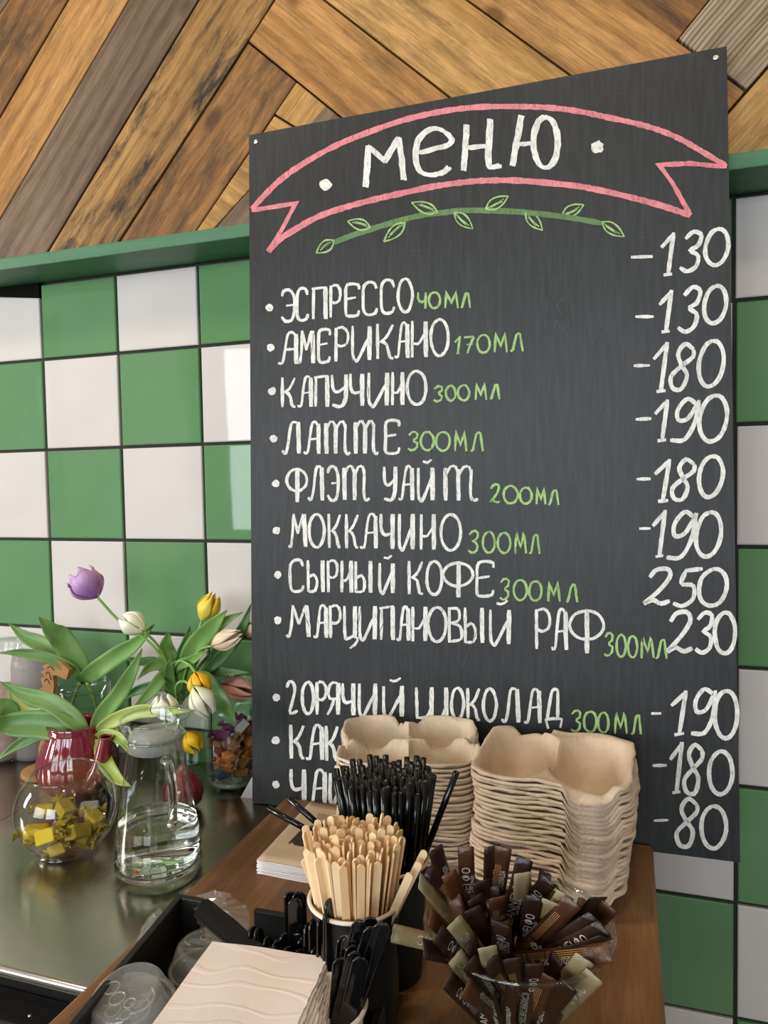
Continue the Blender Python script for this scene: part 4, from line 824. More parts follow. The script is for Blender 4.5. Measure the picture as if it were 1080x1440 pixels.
def stack(c, rot, cells, flaps, ztop, dz, mats, labels, group, scl=1.0):
    n = int(round((ztop - (WD + .026)) / dz)); ms = []
    for s in range(8):
        vf = carrier_mesh(10 + s, cells, flaps, .050 if s < 4 else .022); me = bpy.data.meshes.new('cup_carrier'); me.from_pydata(vf[0], [], vf[1]); me.update(); me.shade_smooth(); me.materials.append(M[mats]); ms.append(me)
    for k in range(n + 1):
        o = newobj('cup_carrier', ms[k % 4 + (0 if k < n - 7 else 4)]); z = ztop - k * dz
        o.location = (c[0] + rnd.uniform(-.0012, .0012) + .0035 * math.sin(k * .21), c[1] + rnd.uniform(-.0012, .0012), z); o.rotation_euler = (rnd.uniform(-.012, .012), rnd.uniform(-.012, .012), rot + rnd.uniform(-.02, .02)); o.scale = (scl, scl, 1)
        tag(o, labels[0] if k == 0 else (labels[2] if k == n else '%s pulp cup carrier from the top of the %s' % (ordi(k + 1), labels[1])), 'cup carrier', group)
        if k == 0: o.rotation_euler = (0, 0, rot)
    # folded lowest edge reaching the slab
    return n
stack((.8475, -.213), -.05, c2, [(-1.05, .20), (2.0, .18)], -.5005, .0044, 'pulp', ['topmost pulp cup carrier of the right stack, two hollows open', 'right stack', 'lowest pulp cup carrier of the right stack, resting on the wood'], 'cup carriers in the right stack', .98)
stack((.684, -.200), .28, c4, [(0, .16), (PI / 2, .16), (PI, .16), (-PI / 2, .16)], -.5035, .0046, 'pulp2', ['topmost pulp cup carrier of the left stack, four hollows open', 'left stack', 'lowest pulp cup carrier of the left stack, resting on the wood'], 'cup carriers in the left stack', .98)
# =============== CUPS WITH STIRRERS AND STRAWS ===============
def cup(name, label, c, z0, z1, r0, r1, mo, mr, cat='cup', mi=None):
    c = Vector((c[0], c[1], 0)); t = thing(name, label, cat, (c.x, c.y, z0)); th = .0006
    mk('cup_wall', lathe(c, [(r0, z0), (r1, z1), (r1 - th, z1), (r0 - th, z0 + .003), (.0005, z0 + .003), (.0005, z0)], 48), mo, t)
    mk('rolled_rim', tube([c + Vector(((r1 + .0006) * math.cos(a), (r1 + .0006) * math.sin(a), z1)) for a in [2 * PI * i / 56 for i in range(57)]], .0016, 8, False), mr, t); return c
def axis_mat(p, q, roll):
    z = (q - p).normalized(); x = z.orthogonal().normalized(); x = Matrix.Rotation(roll, 3, z) @ x; y = z.cross(x)
    return Matrix(((x.x, y.x, z.x, p.x), (x.y, y.y, z.y, p.y), (x.z, y.z, z.z, p.z), (0, 0, 0, 1)))
# stirrers
sx = V(500, 1276, -.492); SC1 = Vector((sx.x, -.492, 0)); ZR = V(500, 1300, -.492 - .02).z + .000; ZR = H(500, 1307, -.53).z
cup('paper_cup', 'black paper cup with a cream rim holding the wooden stirrers', SC1, WD + .0005, -.518, .024, .0335, M['cup_black'], M['cup_paper'])
def bar_mesh(name, L_, w, th, mat, round_=True):
    out = []; n = 7
    for i in range(n + 1): a = PI * i / n; out.append((w / 2 * math.cos(a), L_ - w / 2 + w / 2 * math.sin(a)))
    out += [(-w / 2, 0), (w / 2, 0)]
    v = [(x, -th / 2, z) for x, z in out] + [(x, th / 2, z) for x, z in out]; k = len(out)
    f = [tuple(range(k))[::-1], tuple(range(k, 2 * k))] + [(i, (i + 1) % k, (i + 1) % k + k, i + k) for i in range(k)]
    me = bpy.data.meshes.new(name); me.from_pydata(v, [], f); me.update(); me.materials.append(mat); return me
SM = [bar_mesh('wooden_stirrer', .158, .0056, .0013, M['birch']), bar_mesh('wooden_stirrer', .158, .0056, .0013, M['birch2'])]
Rr = random.Random(3); done = []
def add_bar(name, meshes, C0, zb, zr, rb, rr, ang, k, zl, roll, label, group, cat):
    d = Vector((math.cos(ang), math.sin(ang), 0)); p = C0 + d * (rb * k) + Vector((0, 0, zb)); q = C0 + d * (rr * k) + Vector((0, 0, zr)); dirn = (q - p).normalized()
    o = newobj(name, Rr.choice(meshes)); o.matrix_world = axis_mat(p + dirn * zl, q, roll); return tag(o, label, cat, group)
def facing_roll(p, q, jitter):      # roll so that the flat side looks roughly at the viewer
    z = (q - p).normalized(); x = z.orthogonal().normalized(); y = z.cross(x); vd = (CAM - q).normalized(); return math.atan2(vd.dot(y), vd.dot(x)) + PI / 2 + jitter
FANL = 'flat birch stirrer packed in the cream-rimmed cup'
spots = []
tries = 0
while len(spots) < 110 and tries < 8000:
    tries += 1; a = Rr.uniform(0, 2 * PI); k = math.sqrt(Rr.uniform(0, 1)); x, y = k * math.cos(a), k * math.sin(a)
    if all((x - p) ** 2 + (y - q_) ** 2 > .0175 for p, q_ in spots): spots.append((x, y))
FR = []
for i, (x, y) in enumerate(spots):
    a, k = math.atan2(y, x), math.hypot(x, y)
    d = Vector((math.cos(a), math.sin(a), 0)); front = -(x * R2.x + y * R2.y)
    zb = WD + .004; rb, rr = .0085, .0298
    p = SC1 + d * (rb * k) + Vector((0, 0, zb)); q = SC1 + d * (rr * k) + Vector((0, 0, -.518))
    o = newobj('wooden_stirrer', SM[i % 2]); lo_ = Rr.uniform(-.004, .006) - (.003 if front > .55 else 0)
    o.matrix_world = axis_mat(p + (q - p).normalized() * max(0, lo_), q, facing_roll(p, q, Rr.choice([0, 0, .5, -.6, 1.2, PI / 2, PI / 2]) + Rr.uniform(-.25, .25)))
    FR.append((front > .45 and k > .72, x * R0.x + y * R0.y, o)); tag(o, FANL, 'stirrer', 'wooden stirrers in the cream-rimmed cup')
for i, (_, _, o) in enumerate(sorted((q for q in FR if q[0]), key=lambda q: q[1])): o['label'] = 'birch stirrer in the front row of the bundle, %s from the left' % ordi(i + 1)
for (tip, dl, lb) in (((427, 1208), -.512, 'outermost birch stirrer leaning out at the far left'), ((436, 1186), -.490, 'birch stirrer leaning left, second from the outermost'), ((451, 1184), -.492, 'birch stirrer leaning left, third from the outermost'),
    ((598, 1196), -.482, 'dark-tipped birch stirrer leaning out highest at the far right'), ((590, 1212), -.492, 'birch stirrer leaning right over the cup rim, upper one'), ((577, 1228), -.503, 'short birch stirrer leaning right at the front of the bundle'), ((471, 1146), -.470, 'birch stirrer standing up at the back left'), ((538, 1143), -.466, 'thin birch stirrer edge-on, the highest at the back')):
    yy = dl; tp_ = V(*tip, yy); sd = (tip[0] - 505) / 100; b_ = SC1 + R0 * (-.015 * sd if sd < 0 else -.022 * sd) + Vector((0, 0, WD + .006)); b_.z = WD + .006; d = (tp_ - b_).normalized()
    o = newobj('wooden_stirrer', SM[0]); o.matrix_world = axis_mat(tp_ - d * .158, tp_, facing_roll(b_, tp_, 1.3 if 'thin' in lb else .1)); tag(o, lb, 'stirrer', 'wooden stirrers in the cream-rimmed cup')
# straws
sx = V(546, 1203, -.405); SC2 = Vector((sx.x, -.405, 0)); ZR2 = sx.z - .001
cup('black_cup', 'black paper cup with a cream rim holding the straws', SC2, WD + .0005, ZR2, .027, .0335, M['cup_black'], M['cup_kraft'])
def straw_mesh(L_):
    r = .0027; prof = []
    for z in (0, L_ * .62): prof.append((r, z))
    for k in range(7): prof += [(r * 1.12, L_ * .62 + .001 + k * .0016), (r * .88, L_ * .62 + .0018 + k * .0016)]
    prof += [(r, L_ * .62 + .0125), (r, L_), (r * .75, L_), (r * .75, L_ - .012)]
    vf = lathe((0, 0, 0), prof, 10); me = bpy.data.meshes.new('drinking_straw'); me.from_pydata([tuple(p) for p in vf[0]], [], vf[1]); me.update(); me.shade_smooth(); me.materials.append(M['black_straw']); return me
WS = [straw_mesh(.170), straw_mesh(.165)]
spots = []; tries = 0
while len(spots) < 88 and tries < 9000:
    tries += 1; a = Rr.uniform(0, 2 * PI); k = math.sqrt(Rr.uniform(0, 1)); x, y = k * math.cos(a), k * math.sin(a)
    if all((x - p) ** 2 + (y - q_) ** 2 > .0225 for p, q_ in spots): spots.append((x, y))
FS = []
for i, (x, y) in enumerate(spots):
    p = SC2 + Vector((x * .0150, y * .0150, WD + .005)); q = SC2 + Vector((x * .0295 * (1.12 if x < -.5 else 1), y * .0295, ZR2)); o = newobj('drinking_straw', WS[i % 2])
    o.matrix_world = axis_mat(p + (q - p).normalized() * Rr.uniform(0, .007), q, Rr.uniform(0, 6)); tag(o, 'glossy black drinking straw in the tight bunch behind the stirrers', 'straw', 'black straws in the black cup'); FS.append((-(x * R2.x + y * R2.y) > .6, x * R0.x + y * R0.y, o))
for i, (_, _, o) in enumerate(sorted((q for q in FS if q[0]), key=lambda q: q[1])): o['label'] = 'black straw in the front of the bunch, %s from the left' % ordi(i + 1)
for (tip, lab) in (((642, 1086), 'black straw leaning out furthest to the right over the carrier stack'), ((376, 1136), 'black straw sticking out lowest on the left over the paper bags'), ((405, 1122), 'black straw sticking out left just above the lowest one')):
    lf = tip[0] < 500; tp_ = V(*tip, -.425 if lf else -.41); q = SC2 + Vector((-.029 if lf else .0295, -.006 if lf else .004, ZR2)); dr = (tp_ - q).normalized()
    o = newobj('drinking_straw', WS[0]); L_ = .170; o.matrix_world = axis_mat(tp_ - dr * (.12 if lf else L_), tp_, 0)
    if lf: o.scale = (1, 1, .12 / .170)
    tag(o, lab, 'straw', 'black straws in the black cup')
# =============== ORGANIZER, CUTLERY, NAPKINS, LIDS ===============
A = Vector((.5395, -.4420, 0)); ang = math.radians(-4.5); ex = Vector((math.cos(math.radians(2)), math.sin(math.radians(2)), 0)); ey = Vector((.122, -.9925, 0)); ZT = -.575; wt_ = .006
def slab(p0, p1, z0, z1, th, side):       # upright board from p0 to p1
    d = (p1 - p0).normalized(); s = Vector((-d.y, d.x, 0)) * side * th
    pl_ = [p0 + Vector((0, 0, z0)), p1 + Vector((0, 0, z0)), p1 + s + Vector((0, 0, z0)), p0 + s + Vector((0, 0, z0))]
    vf = prism(pl_, (0, 0, z1 - z0)); return vf
t = thing('organizer_box', 'black wooden counter organizer box with compartments', 'organizer', (.65, -.56, WD + .0004))
ZB = WD + .0004; Dp = .30
def fix(o):
    bm = bmesh.new(); bm.from_mesh(o.data); bmesh.ops.recalc_face_normals(bm, faces=bm.faces); bm.to_mesh(o.data); bm.free(); return o
def board_(name, u0, u1, v0, v1, z0, z1):
    P = lambda a, b, z: A + ex * a + ey * b + Vector((0, 0, z))
    vf = prism([P(u0, v0, z0), P(u1, v0, z0), P(u1, v1, z0), P(u0, v1, z0)], (0, 0, z1 - z0)); return bevel(fix(mk(name, vf, M['black_matt'], t, smooth=False)), .0008)
board_('bottom', 0, .206, 0, Dp, ZB, ZB + .004); board_('side_wall', 0, wt_, 0, Dp, ZB + .004, ZT); board_('side_wall', .2, .206, .012, Dp, ZB + .004, ZT - .012)
board_('back_wall', wt_, .0265, 0, wt_, ZB + .004, ZT); board_('back_wall', .0765, .112, 0, wt_, ZB + .004, ZT - .001); board_('back_wall', .0265, .0765, 0, wt_, ZB + .004, ZB + .018); board_('back_wall', .112, .2, .0, wt_, ZB + .004, ZB + .02)
board_('divider', wt_, .115, .088, .088 + .004, ZB + .004, ZT - .014)
board_('divider', .1125, .1165, wt_, .088, ZB + .004, ZB + .022)
t = mk('black_tray', join(box(.775, .835, -.78, -.55, WD + .0004, WD + .004), box(.775, .779, -.78, -.55, WD + .004, WD + .026), box(.831, .835, -.78, -.55, WD + .004, WD + .026), box(.779, .831, -.554, -.55, WD + .004, WD + .026)), M['black_matt'], smooth=False, loc=(.80, -.66, WD)); t.data.update()
tag(t, 'low black tray beside the organizer at the bottom edge', 'tray')
# cutlery
def cutlery_mesh(L_=.118):
    w0, th = .0112, .0038; v, f = [], []; ns, m = 22, 16
    for i in range(ns + 1):
        z = L_ * i / 12 * (1 - w0 / 2 / L_) if i <= 12 else L_ - w0 / 2 * (1 - math.sin((i - 12) / 10 * PI / 2)); s = z / L_; w = w0 / 2 * (.55 + .45 * min(1, s * 1.6)); 
        rem = L_ - z
        if rem < w0 / 2: w *= math.sqrt(max(.004, 1 - (1 - rem / (w0 / 2)) ** 2))
        for j in range(m):
            a = 2 * PI * j / m; ca, sa = math.cos(a), math.sin(a); v.append((w * math.copysign(abs(ca) ** .6, ca), th / 2 * math.copysign(abs(sa) ** .5, sa) * (1 if abs(ca) > .75 else .6) * (1 if i < 20 else (1 - .25 * (i - 19) / 3)), z))
    for i in range(ns):
        for j in range(m): k = (j + 1) % m; f.append((i * m + j, i * m + k, (i + 1) * m + k, (i + 1) * m + j))
    f += [tuple(reversed(range(m))), tuple(range(ns * m, ns * m + m))]
    me = bpy.data.meshes.new('plastic_cutlery'); me.from_pydata(v, [], f); me.update(); me.shade_smooth(); me.materials.append(M['black_gloss']); return me
CM = cutlery_mesh(); CM2 = cutlery_mesh(.078); CL_ = .118
def cut(tip_px, y_tip, base, label, group, roll=0.):
    tp_ = V(*tip_px, y_tip); b = Vector(base); dr = (tp_ - b).normalized(); L_ = (tp_ - b).length; sh = L_ < .098; o = newobj('plastic_cutlery', CM2 if sh else CM)
    L0 = .078 if sh else .118; o.matrix_world = axis_mat(b, tp_, facing_roll(b, tp_, roll)); o.scale = (1, 1, L_ / L0); tag(o, label, 'cutlery', group); return o
CC = Vector((.730, -.560, 0))
cup('cutlery_cup', 'white paper cup of black plastic cutlery next to the napkins', CC, ZB + .0045, -.552, .019, .0280, M['cup_paper'], M['cup_paper'])
G1 = 'black plastic cutlery in the white cup'; G2 = 'black plastic cutlery behind the napkins'
for (px, y, bs, lb, r_) in (((508, 1294), -.548, (-.006, .006), 'upright black cutlery handle, left one of the three tall ones at the right', 0), ((523, 1290), -.546, (.002, .008), 'upright black cutlery handle, middle one of the three tall ones at the right', .1), ((540, 1298), -.556, (-.002, -.002), 'black cutlery handle leaning right, the last one in the white cup', .1),
    ((524, 1304), -.556, (.001, -.002), 'black cutlery handle just in front of the middle tall one', .2), ((485, 1316), -.543, (.006, .004), 'short black cutlery handle between the slanted row and the tall trio, left of a pair', .2), ((493, 1317), -.545, (.004, .004), 'short black cutlery handle between the slanted row and the tall trio, right of a pair', -.1),
    ((480, 1347), -.553, (.004, .0), 'black cutlery handle close behind the napkin corner', .1), ((502, 1339), -.560, (-.004, -.004), 'black cutlery handle low at the front, upper of two', .1), ((509, 1346), -.566, (.002, -.008), 'black cutlery handle low at the front, lower of two', .15),
    ((463, 1264), -.524, (-.008, .034), 'tall black cutlery handle nearest to the birch stirrers', 1.0), ((461, 1279), -.523, (-.012, .034), 'black cutlery handle just below the tallest of the slanted row', 1.0), ((452, 1289), -.520, (-.018, .036), 'slanted black cutlery handle in the middle of the row', 1.0), ((440, 1293), -.517, (-.024, .038), 'slanted black cutlery handle second from the left of the row', 1.0),
    ((433, 1298), -.515, (-.029, .039), 'slanted black cutlery handle at the left of the row', 1.0), ((459, 1316), -.521, (-.014, .034), 'black cutlery handle lying low between the row and the napkin', 1.0), ((498, 1330), -.552, (.006, .0), 'black cutlery handle deep in the cup behind the low front pair', .1), ((516, 1325), -.556, (.008, .004), 'black cutlery handle deep in the cup under the tall trio', .0)):
    cut(px, y, (CC.x + bs[0], CC.y + bs[1], -.622), lb, G1, r_)
bk = [((409, 1254), -.500, 'tall pair of upright handles, back left one of black cutlery'), ((420, 1254), -.502, 'tall upright handle right beside its twin, back right one'), ((415, 1263), -.507, 'tall upright black handle in front of its twins'),
      ((402, 1312), -.508, 'rounded black handle end left of the tall pair'), ((418, 1312), -.508, 'rounded black handle end under the tall pair'), ((427, 1318), -.511, 'rounded black handle end right under the tall pair'), ((405, 1331), -.518, 'rounded black handle end low at the napkin edge'), ((422, 1335), -.519, 'rounded black handle end close to the napkin edge'), ((446, 1330), -.520, 'rounded black handle end near the napkin corner'),
      ((391, 1322), -.512, 'rounded black handle end left in the row'), ((375, 1318), -.508, 'black handle end with bright glints, left of the row'), ((362, 1306), -.500, 'black handle end with bright glints beside the grey panel'), ((354, 1304), -.498, 'black handle end with bright glints, furthest left'),
      ((436, 1322), -.514, 'rounded black handle end between the others behind the napkin'), ((385, 1331), -.518, 'black handle end at the back edge of the napkin')]
for i, (px, y, lb) in enumerate(bk):
    tp_ = V(*px, y); cut(px, y, (tp_.x + (.002 if i < 3 else (.014 if i in (10, 11, 12) else .004)), tp_.y - .003, -.627), lb, G2, [.1, .2, .1, .3, -.2, .2, .4, .1, .3, .3, .9, .9, .9, .1, .3][i])
o = newobj('plastic_cutlery', CM); p0, p1 = H(372, 1350, -.562), H(280, 1274, -.5655); dr = (p0 - p1).normalized(); p0 = p1 + dr * CL_ * 1.15; o.matrix_world = axis_mat(p0, p1, facing_roll(p0, p1, 0)); o.scale = (1.55, 1.2, 1.15); tag(o, 'large black cutlery handle lying slantwise across the corner of the organizer', 'cutlery', G2)
# napkins
def napkin(z, ox, oy, rot, label, group, th=.0019, W=.093, L2_=.105):
    n = 26; v, f = [], []
    for iy in range(n + 1):
        for ix in range(n + 1):
            x, y = (ix / n - .5) * W, (iy / n - .5) * L2_; v.append((x, y, th / 2 + .0004 * math.sin(x * 90 + ox * 900) + .0003 * math.sin(y * 70)))
    k = len(v)
    v += [(a * (1.0 + .0 * b), b, c_ - th) for a, b, c_ in v]
    for iy in range(n):
        for ix in range(n):
            a = iy * (n + 1) + ix; f.append((a, a + 1, a + n + 2, a + n + 1)); f.append((k + a, k + a + n + 1, k + a + n + 2, k + a + 1))
    def side(idx):
        for a, b in zip(idx, idx[1:]): f.append((a, k + a, k + b, b))
    side([i for i in range(n + 1)]); side([i * (n + 1) + n for i in range(n + 1)]); side([n * (n + 1) + n - i for i in range(n + 1)]); side([(n - i) * (n + 1) for i in range(n + 1)])
    # crinkled edges
    rr = random.Random(int(z * 1e5)); e = [i * (n + 1) + n for i in range(n + 1)]
    for i in e:
        dx = rr.uniform(-.0007, .0007); v[i] = (v[i][0] + dx, v[i][1], v[i][2]); v[i + k] = (v[i + k][0] + dx, v[i + k][1], v[i + k][2])
    me = bpy.data.meshes.new('napkin'); me.from_pydata(v, [], f); me.update(); me.shade_smooth(); bm = bmesh.new(); bm.from_mesh(me); bm.normal_update()
    me.materials.append(M['napkin']); me.materials.append(M['napkin_side'])
    for fc in bm.faces: fc.material_index = 0 if abs(fc.normal.z) > .6 else 1
    for ed in bm.edges: ed.smooth = ed.calc_face_angle(0) < .7
    bm.to_mesh(me); bm.free()
    o = newobj('napkin', me); o.location = (ox, oy, z); o.rotation_euler = (math.radians(0), 0, rot); return tag(o, label, 'napkin', group)
ZN = -.5455; q0 = H(295, 1328, ZN); q1 = H(462, 1345, ZN); q2 = H(212, 1440, ZN)
rot_ = math.atan2((q1 - q0).y, (q1 - q0).x); Wn = (q1 - q0).length; dx_ = (q1 - q0).normalized(); dy_ = Vector((dx_.y, -dx_.x, 0)); dn = (q2 - q0).normalized()
cN = dx_ * (-Wn / 2) + dy_ * .0525
for k in range(38):
    fa = (-.05 + k * .032 if k < 12 else -.05) + rnd.uniform(-.006, .006); cK = q1 + Matrix.Rotation(fa, 3, 'Z') @ cN + (Vector((k * .0003, 0, 0)) if k < 12 else Vector((-.006, 0, 0)))
    napkin(ZN - .00095 - k * .0021 - (.0 if k else 0), cK.x, cK.y, rot_ + fa, 'topmost embossed white paper napkin of the upper pile' if k == 0 else 'white paper napkin, %s from the top of the pile' % ordi(k + 1), 'napkins in the upper pile', W=Wn)
# lids
def lid(c, tilt, r, label, name='dome_lid'):
    q = Vector(tilt).normalized().to_track_quat('Z', 'Y').to_matrix(); t = thing(name, label, 'lid', c)
    mk('lid_shell', lathe(c, [(r, 0), (r + .002, .002), (r, .004), (r - .001, .008), (r - .004, .018), (r - .006, .0205), (r - .009, .0195), (.0005, .0188)], 56, M=q), M['lid'], t)
    mk('rolled_edge', tube([Vector(c) + q @ Vector((r * math.cos(a), r * math.sin(a), .0005)) for a in [2 * PI * i / 48 for i in range(49)]], .0014, 6, False), M['lid'], t)
    for (ux, uy, rr) in ((-.012, -.004, .0055), (0, -.008, .0055), (.012, -.006, .004)): mk('embossed_button', tube([Vector(c) + q @ Vector((ux + rr * math.cos(a), uy + rr * math.sin(a), .0198)) for a in [2 * PI * i / 24 for i in range(25)]], .0006, 5, False), M['lid'], t)
    mk('sip_tab', tube(spline([Vector(c) + q @ Vector((x, y, .0200)) for x, y in ((.016, .010), (.024, .006), (.026, -.004), (.020, -.012))], 12), .0008, 6), M['lid'], t)
lid(H(186, 1424, -.594) , (-.06, -.20, 1), .0300, 'clear plastic cup lid in the front left compartment, uppermost')
lid(H(180, 1440, -.601) , (-.06, -.20, 1), .0310, 'clear plastic cup lid under the uppermost one')
lid(H(300, 1362, -.607), (0, .12, 1), .034, 'clear plastic cup lid in the dark behind the napkins')
# clear film bags
def film(name, px, z, label, cat='bag', dpt=.012):
    pts = [H(u, v, zz) for (u, v), zz in zip(px, z)]; c = sum(pts, Vector()) / len(pts); v = [c + Vector((0, -.002, .008))] + pts; n = len(pts); f = [(0, i + 1, (i + 1) % n + 1) for i in range(n)]
    me = bpy.data.meshes.new(name); bm = bmesh.new(); vs = [bm.verts.new(p - c) for p in v]; [bm.faces.new([vs[i] for i in ff]) for ff in f]; bmesh.ops.subdivide_edges(bm, edges=bm.edges[:], cuts=3, use_grid_fill=True)
    for q_ in bm.verts: q_.co += Vector([rnd.uniform(-.0012, .0012) for _ in range(3)])
    bm.to_mesh(me); bm.free(); me.materials.append(M['bag']); o = newobj(name, me); o.location = c; return tag(o, label, cat)
film('film_bag', [(262, 1262), (300, 1252), (322, 1256), (345, 1272), (352, 1290), (348, 1312), (330, 1330), (300, 1328), (282, 1310), (276, 1285)], [-.578, -.570, -.566, -.570, -.575, -.590, -.605, -.610, -.600, -.585], 'crinkled clear film bag in the gap of the organizer back wall')
film('plastic_wrapper', [(223, 1277), (237, 1284), (222, 1300), (205, 1315), (192, 1325), (198, 1308), (210, 1292)], [-.615, -.60, -.60, -.605, -.62, -.628, -.625], 'crinkled clear wrapper squeezed behind the left wall of the organizer', 'wrapper')
# kraft bags
def quad_bag(z, pts_px, label, k):
    P = [H(u, v, WD + .017) for u, v in pts_px]; P = [Vector((p.x, p.y, z)) for p in P]; c = sum(P, Vector()) / 4; n = 12; v, f = [], []
    for iy in range(n + 1):
        for ix in range(n + 1):
            a, b = ix / n, iy / n; p = (P[0] * (1 - a) + P[1] * a) * (1 - b) + (P[3] * (1 - a) + P[2] * a) * b; v.append(p + Vector((0, 0, .0006 * math.sin(a * 5 + k) * b * b)))
    for iy in range(n):
        for ix in range(n): a = iy * (n + 1) + ix; f.append((a, a + n + 1, a + n + 2, a + 1))
    o = mk('paper_bag', (v, f), [M['kraft'] if k == 0 else M['paper']], loc=c); m = o.modifiers.new('t', 'SOLIDIFY'); m.thickness = .0009
    if k == 0: m.material_offset = 0
    return tag(o, label, 'paper bag', 'paper bags by the board')
for k in range(9):
    z = WD + .0012 + (8 - k) * .0019; off = rnd.uniform(-1.5, 1.5) if k else 0
    quad_bag(z, [(436 + off, 1127), (502 + off, 1140), (470 + off, 1226), (361 + off, 1208)], 'topmost kraft paper bag with a dark round print' if k == 0 else 'white-edged paper bag in the pile, %s from the top' % ordi(k + 1), k)
ztop = WD + .0012 + 8 * .0019 + .0009
pr = []
for k in range(25): a = 2 * PI * k / 24; pr.append(H(450 + 46 * math.cos(a) * (1 if abs(a) else 1) - 10 * math.sin(a), 1176 + 15 * math.sin(a), ztop + .0006))
pol = [(404, 1187), (424, 1166), (438, 1161), (456, 1160), (482, 1163), (492, 1172), (480, 1186), (462, 1191), (436, 1191), (414, 1188), (411, 1184)]
bagtop = bpy.data.objects['paper_bag']; 
mk('printed_mark', ([H(u, v, ztop + .0004) for u, v in pol], [tuple(range(len(pol)))[::-1]]), M['print'], bagtop, smooth=False)
def text_obj(name, s, size, mat, parent, mtx, shear=0.):
    cu = bpy.data.curves.new(name, 'FONT'); cu.body = s; cu.size = size; cu.align_x = 'CENTER'; cu.align_y = 'CENTER'; cu.shear = shear; cu.resolution_u = 2
    o = bpy.data.objects.new(name, cu); COL.objects.link(o); dg = bpy.context.evaluated_depsgraph_get(); dg.update(); me = bpy.data.meshes.new_from_object(o.evaluated_get(dg)); bpy.data.objects.remove(o); bpy.data.curves.remove(cu)
    me.materials.clear(); me.materials.append(mat); r = newobj(name, me, parent); r.matrix_local = mtx; return r
cpos = H(452, 1172, ztop + .0007) - ORG[bagtop.name]; ax_ = (H(440, 1173, WD) - H(470, 1177, WD)).normalized(); ay_ = Vector((0, 0, 1)).cross(ax_)
def fm(x, y, z, p): return Matrix(((x.x, y.x, z.x, p.x), (x.y, y.y, z.y, p.y), (x.z, y.z, z.z, p.z), (0, 0, 0, 1)))
for (s, du, dv, sz) in (('КОФЕ', 0, -6, .0075), ('НАРОДН', -2, 1, .0068), ('СМ', 6, 10, .011)):
    p = H(452 + du, 1174 + dv, ztop + .0007) - ORG[bagtop.name]; text_obj('printed_text', s, sz, M['kraft'], bagtop, fm(ax_, ay_, Vector((0, 0, 1)), p), .2)
for k in range(4): p0 = H(446, 1144 + k * 2.2, ztop + .0003); p1 = H(467, 1147.5 + k * 2.2, ztop + .0003); mk('print_line', tube([p0, p1], .0002, 4), M['print'], bagtop)
# =============== SUGAR SACHETS IN A FLARED GLASS BOWL ===============
zr_ = -.505; c = H(728, 1296, zr_); c.z = WD + .0003; bwl = c.copy()
t = thing('sachet_bowl', 'flared clear glass bowl crammed with brown and cream sachets', 'bowl', c)
hz = zr_ - c.z
pf = [(.022, .001), (.030, .002), (.033, .012), (.038, hz * .45), (.050, hz * .82), (.0615, hz)]
mk('bowl_wall', lathe(c, pf, 56, cap0=True), M['glass_g'], t); mk('rim', tube([c + Vector((.0615 * math.cos(a), .0615 * math.sin(a), hz)) for a in [2 * PI * i / 56 for i in range(57)]], .0015, 8, False), M['glass_rim'], t)
mk('thick_base', lathe(c, [(.0005, .001), (.026, .001), (.032, .010), (.028, .009), (.0005, .007)], 40), M['glass_rim'], t)
def sachet_mesh(key, variant):
    L_, w = .094, .0112; n, m = 12, 5; v, f = [], []
    for s in (1, -1):
        for i in range(n + 1):
            k = i / n; th = .0018 * min(1, max(0, min(k, 1 - k) - .06) / .1)
            for j in range(m): u = j / (m - 1) * 2 - 1; v.append((u * w / 2, s * (th * (1 - u * u * .85) + .00025), L_ * k + (.0006 if (j % 2 and i in (0, n)) else 0)))
    h = (n + 1) * m
    for i in range(n):
        for j in range(m - 1): a = i * m + j; f.append((a, a + 1, a + m + 1, a + m)); f.append((h + a, h + a + m, h + a + m + 1, h + a + 1))
        f.append((i * m, i * m + m, h + i * m + m, h + i * m)); f.append((i * m + m - 1, h + i * m + m - 1, h + i * m + 2 * m - 1, i * m + 2 * m - 1))
    for a, b in zip(range(m - 1), range(1, m)): f.append((a, h + a, h + b, b)); f.append((n * m + a, n * m + b, h + n * m + b, h + n * m + a))
    me = bpy.data.meshes.new('sugar_sachet'); me.from_pydata(v, [], f); me.update(); me.materials.append(SB[key]); me.shade_smooth(); return me
SMs = {k: sachet_mesh(k, 0) for k in SB}
# print for each side: big letters along the stick, a row of small letters, thin gold lines
def print_mesh(kind):
    holder = newobj('tmp'); vs, fs = [], []
    def addt(s, size, x, z, side, shear=0):
        o = text_obj('t', s, size, M['white_print'], holder, Matrix()); me = o.data; n0 = len(vs)
        for q_ in me.vertices: vs.append((x - q_.co.y * side, side * -.0022, z + q_.co.x))
        for p_ in me.polygons: fs.append(tuple(n0 + i for i in p_.vertices))
        bpy.data.objects.remove(o)
    if kind == 'big': addt('ШАNNЕI ФО', .0078, .0, .055, 1); addt('САХАР ШОКОЛАДА', .0026, .0038, .058, 1)
    elif kind == 'small': addt('СИР ШОКОЛАДА', .0044, .0022, .054, 1)
    else: addt('С Ф ИС', .0078, 0, .062, 1)
    bpy.data.objects.remove(holder); me = bpy.data.meshes.new('printed_text'); me.from_pydata(vs, [], fs); me.update(); me.materials.append(M['white_print']); return me
PM = {k: print_mesh(k) for k in ('big', 'small', 'cream')}
def lines_mesh():
    v, f = [], []
    for i in range(4):
        x = -.0036 + i * .0011
        for a, b in ((.012, .040), (.042, .078)): n0 = len(v); v += [(x, -.00215, a), (x + .00035, -.00215, a), (x + .00035, -.00215, b), (x, -.00215, b)]; f.append((n0, n0 + 1, n0 + 2, n0 + 3))
    me = bpy.data.meshes.new('print_lines'); me.from_pydata(v, [], f); me.update(); me.materials.append(M['gold_print']); return me
LMs = lines_mesh()
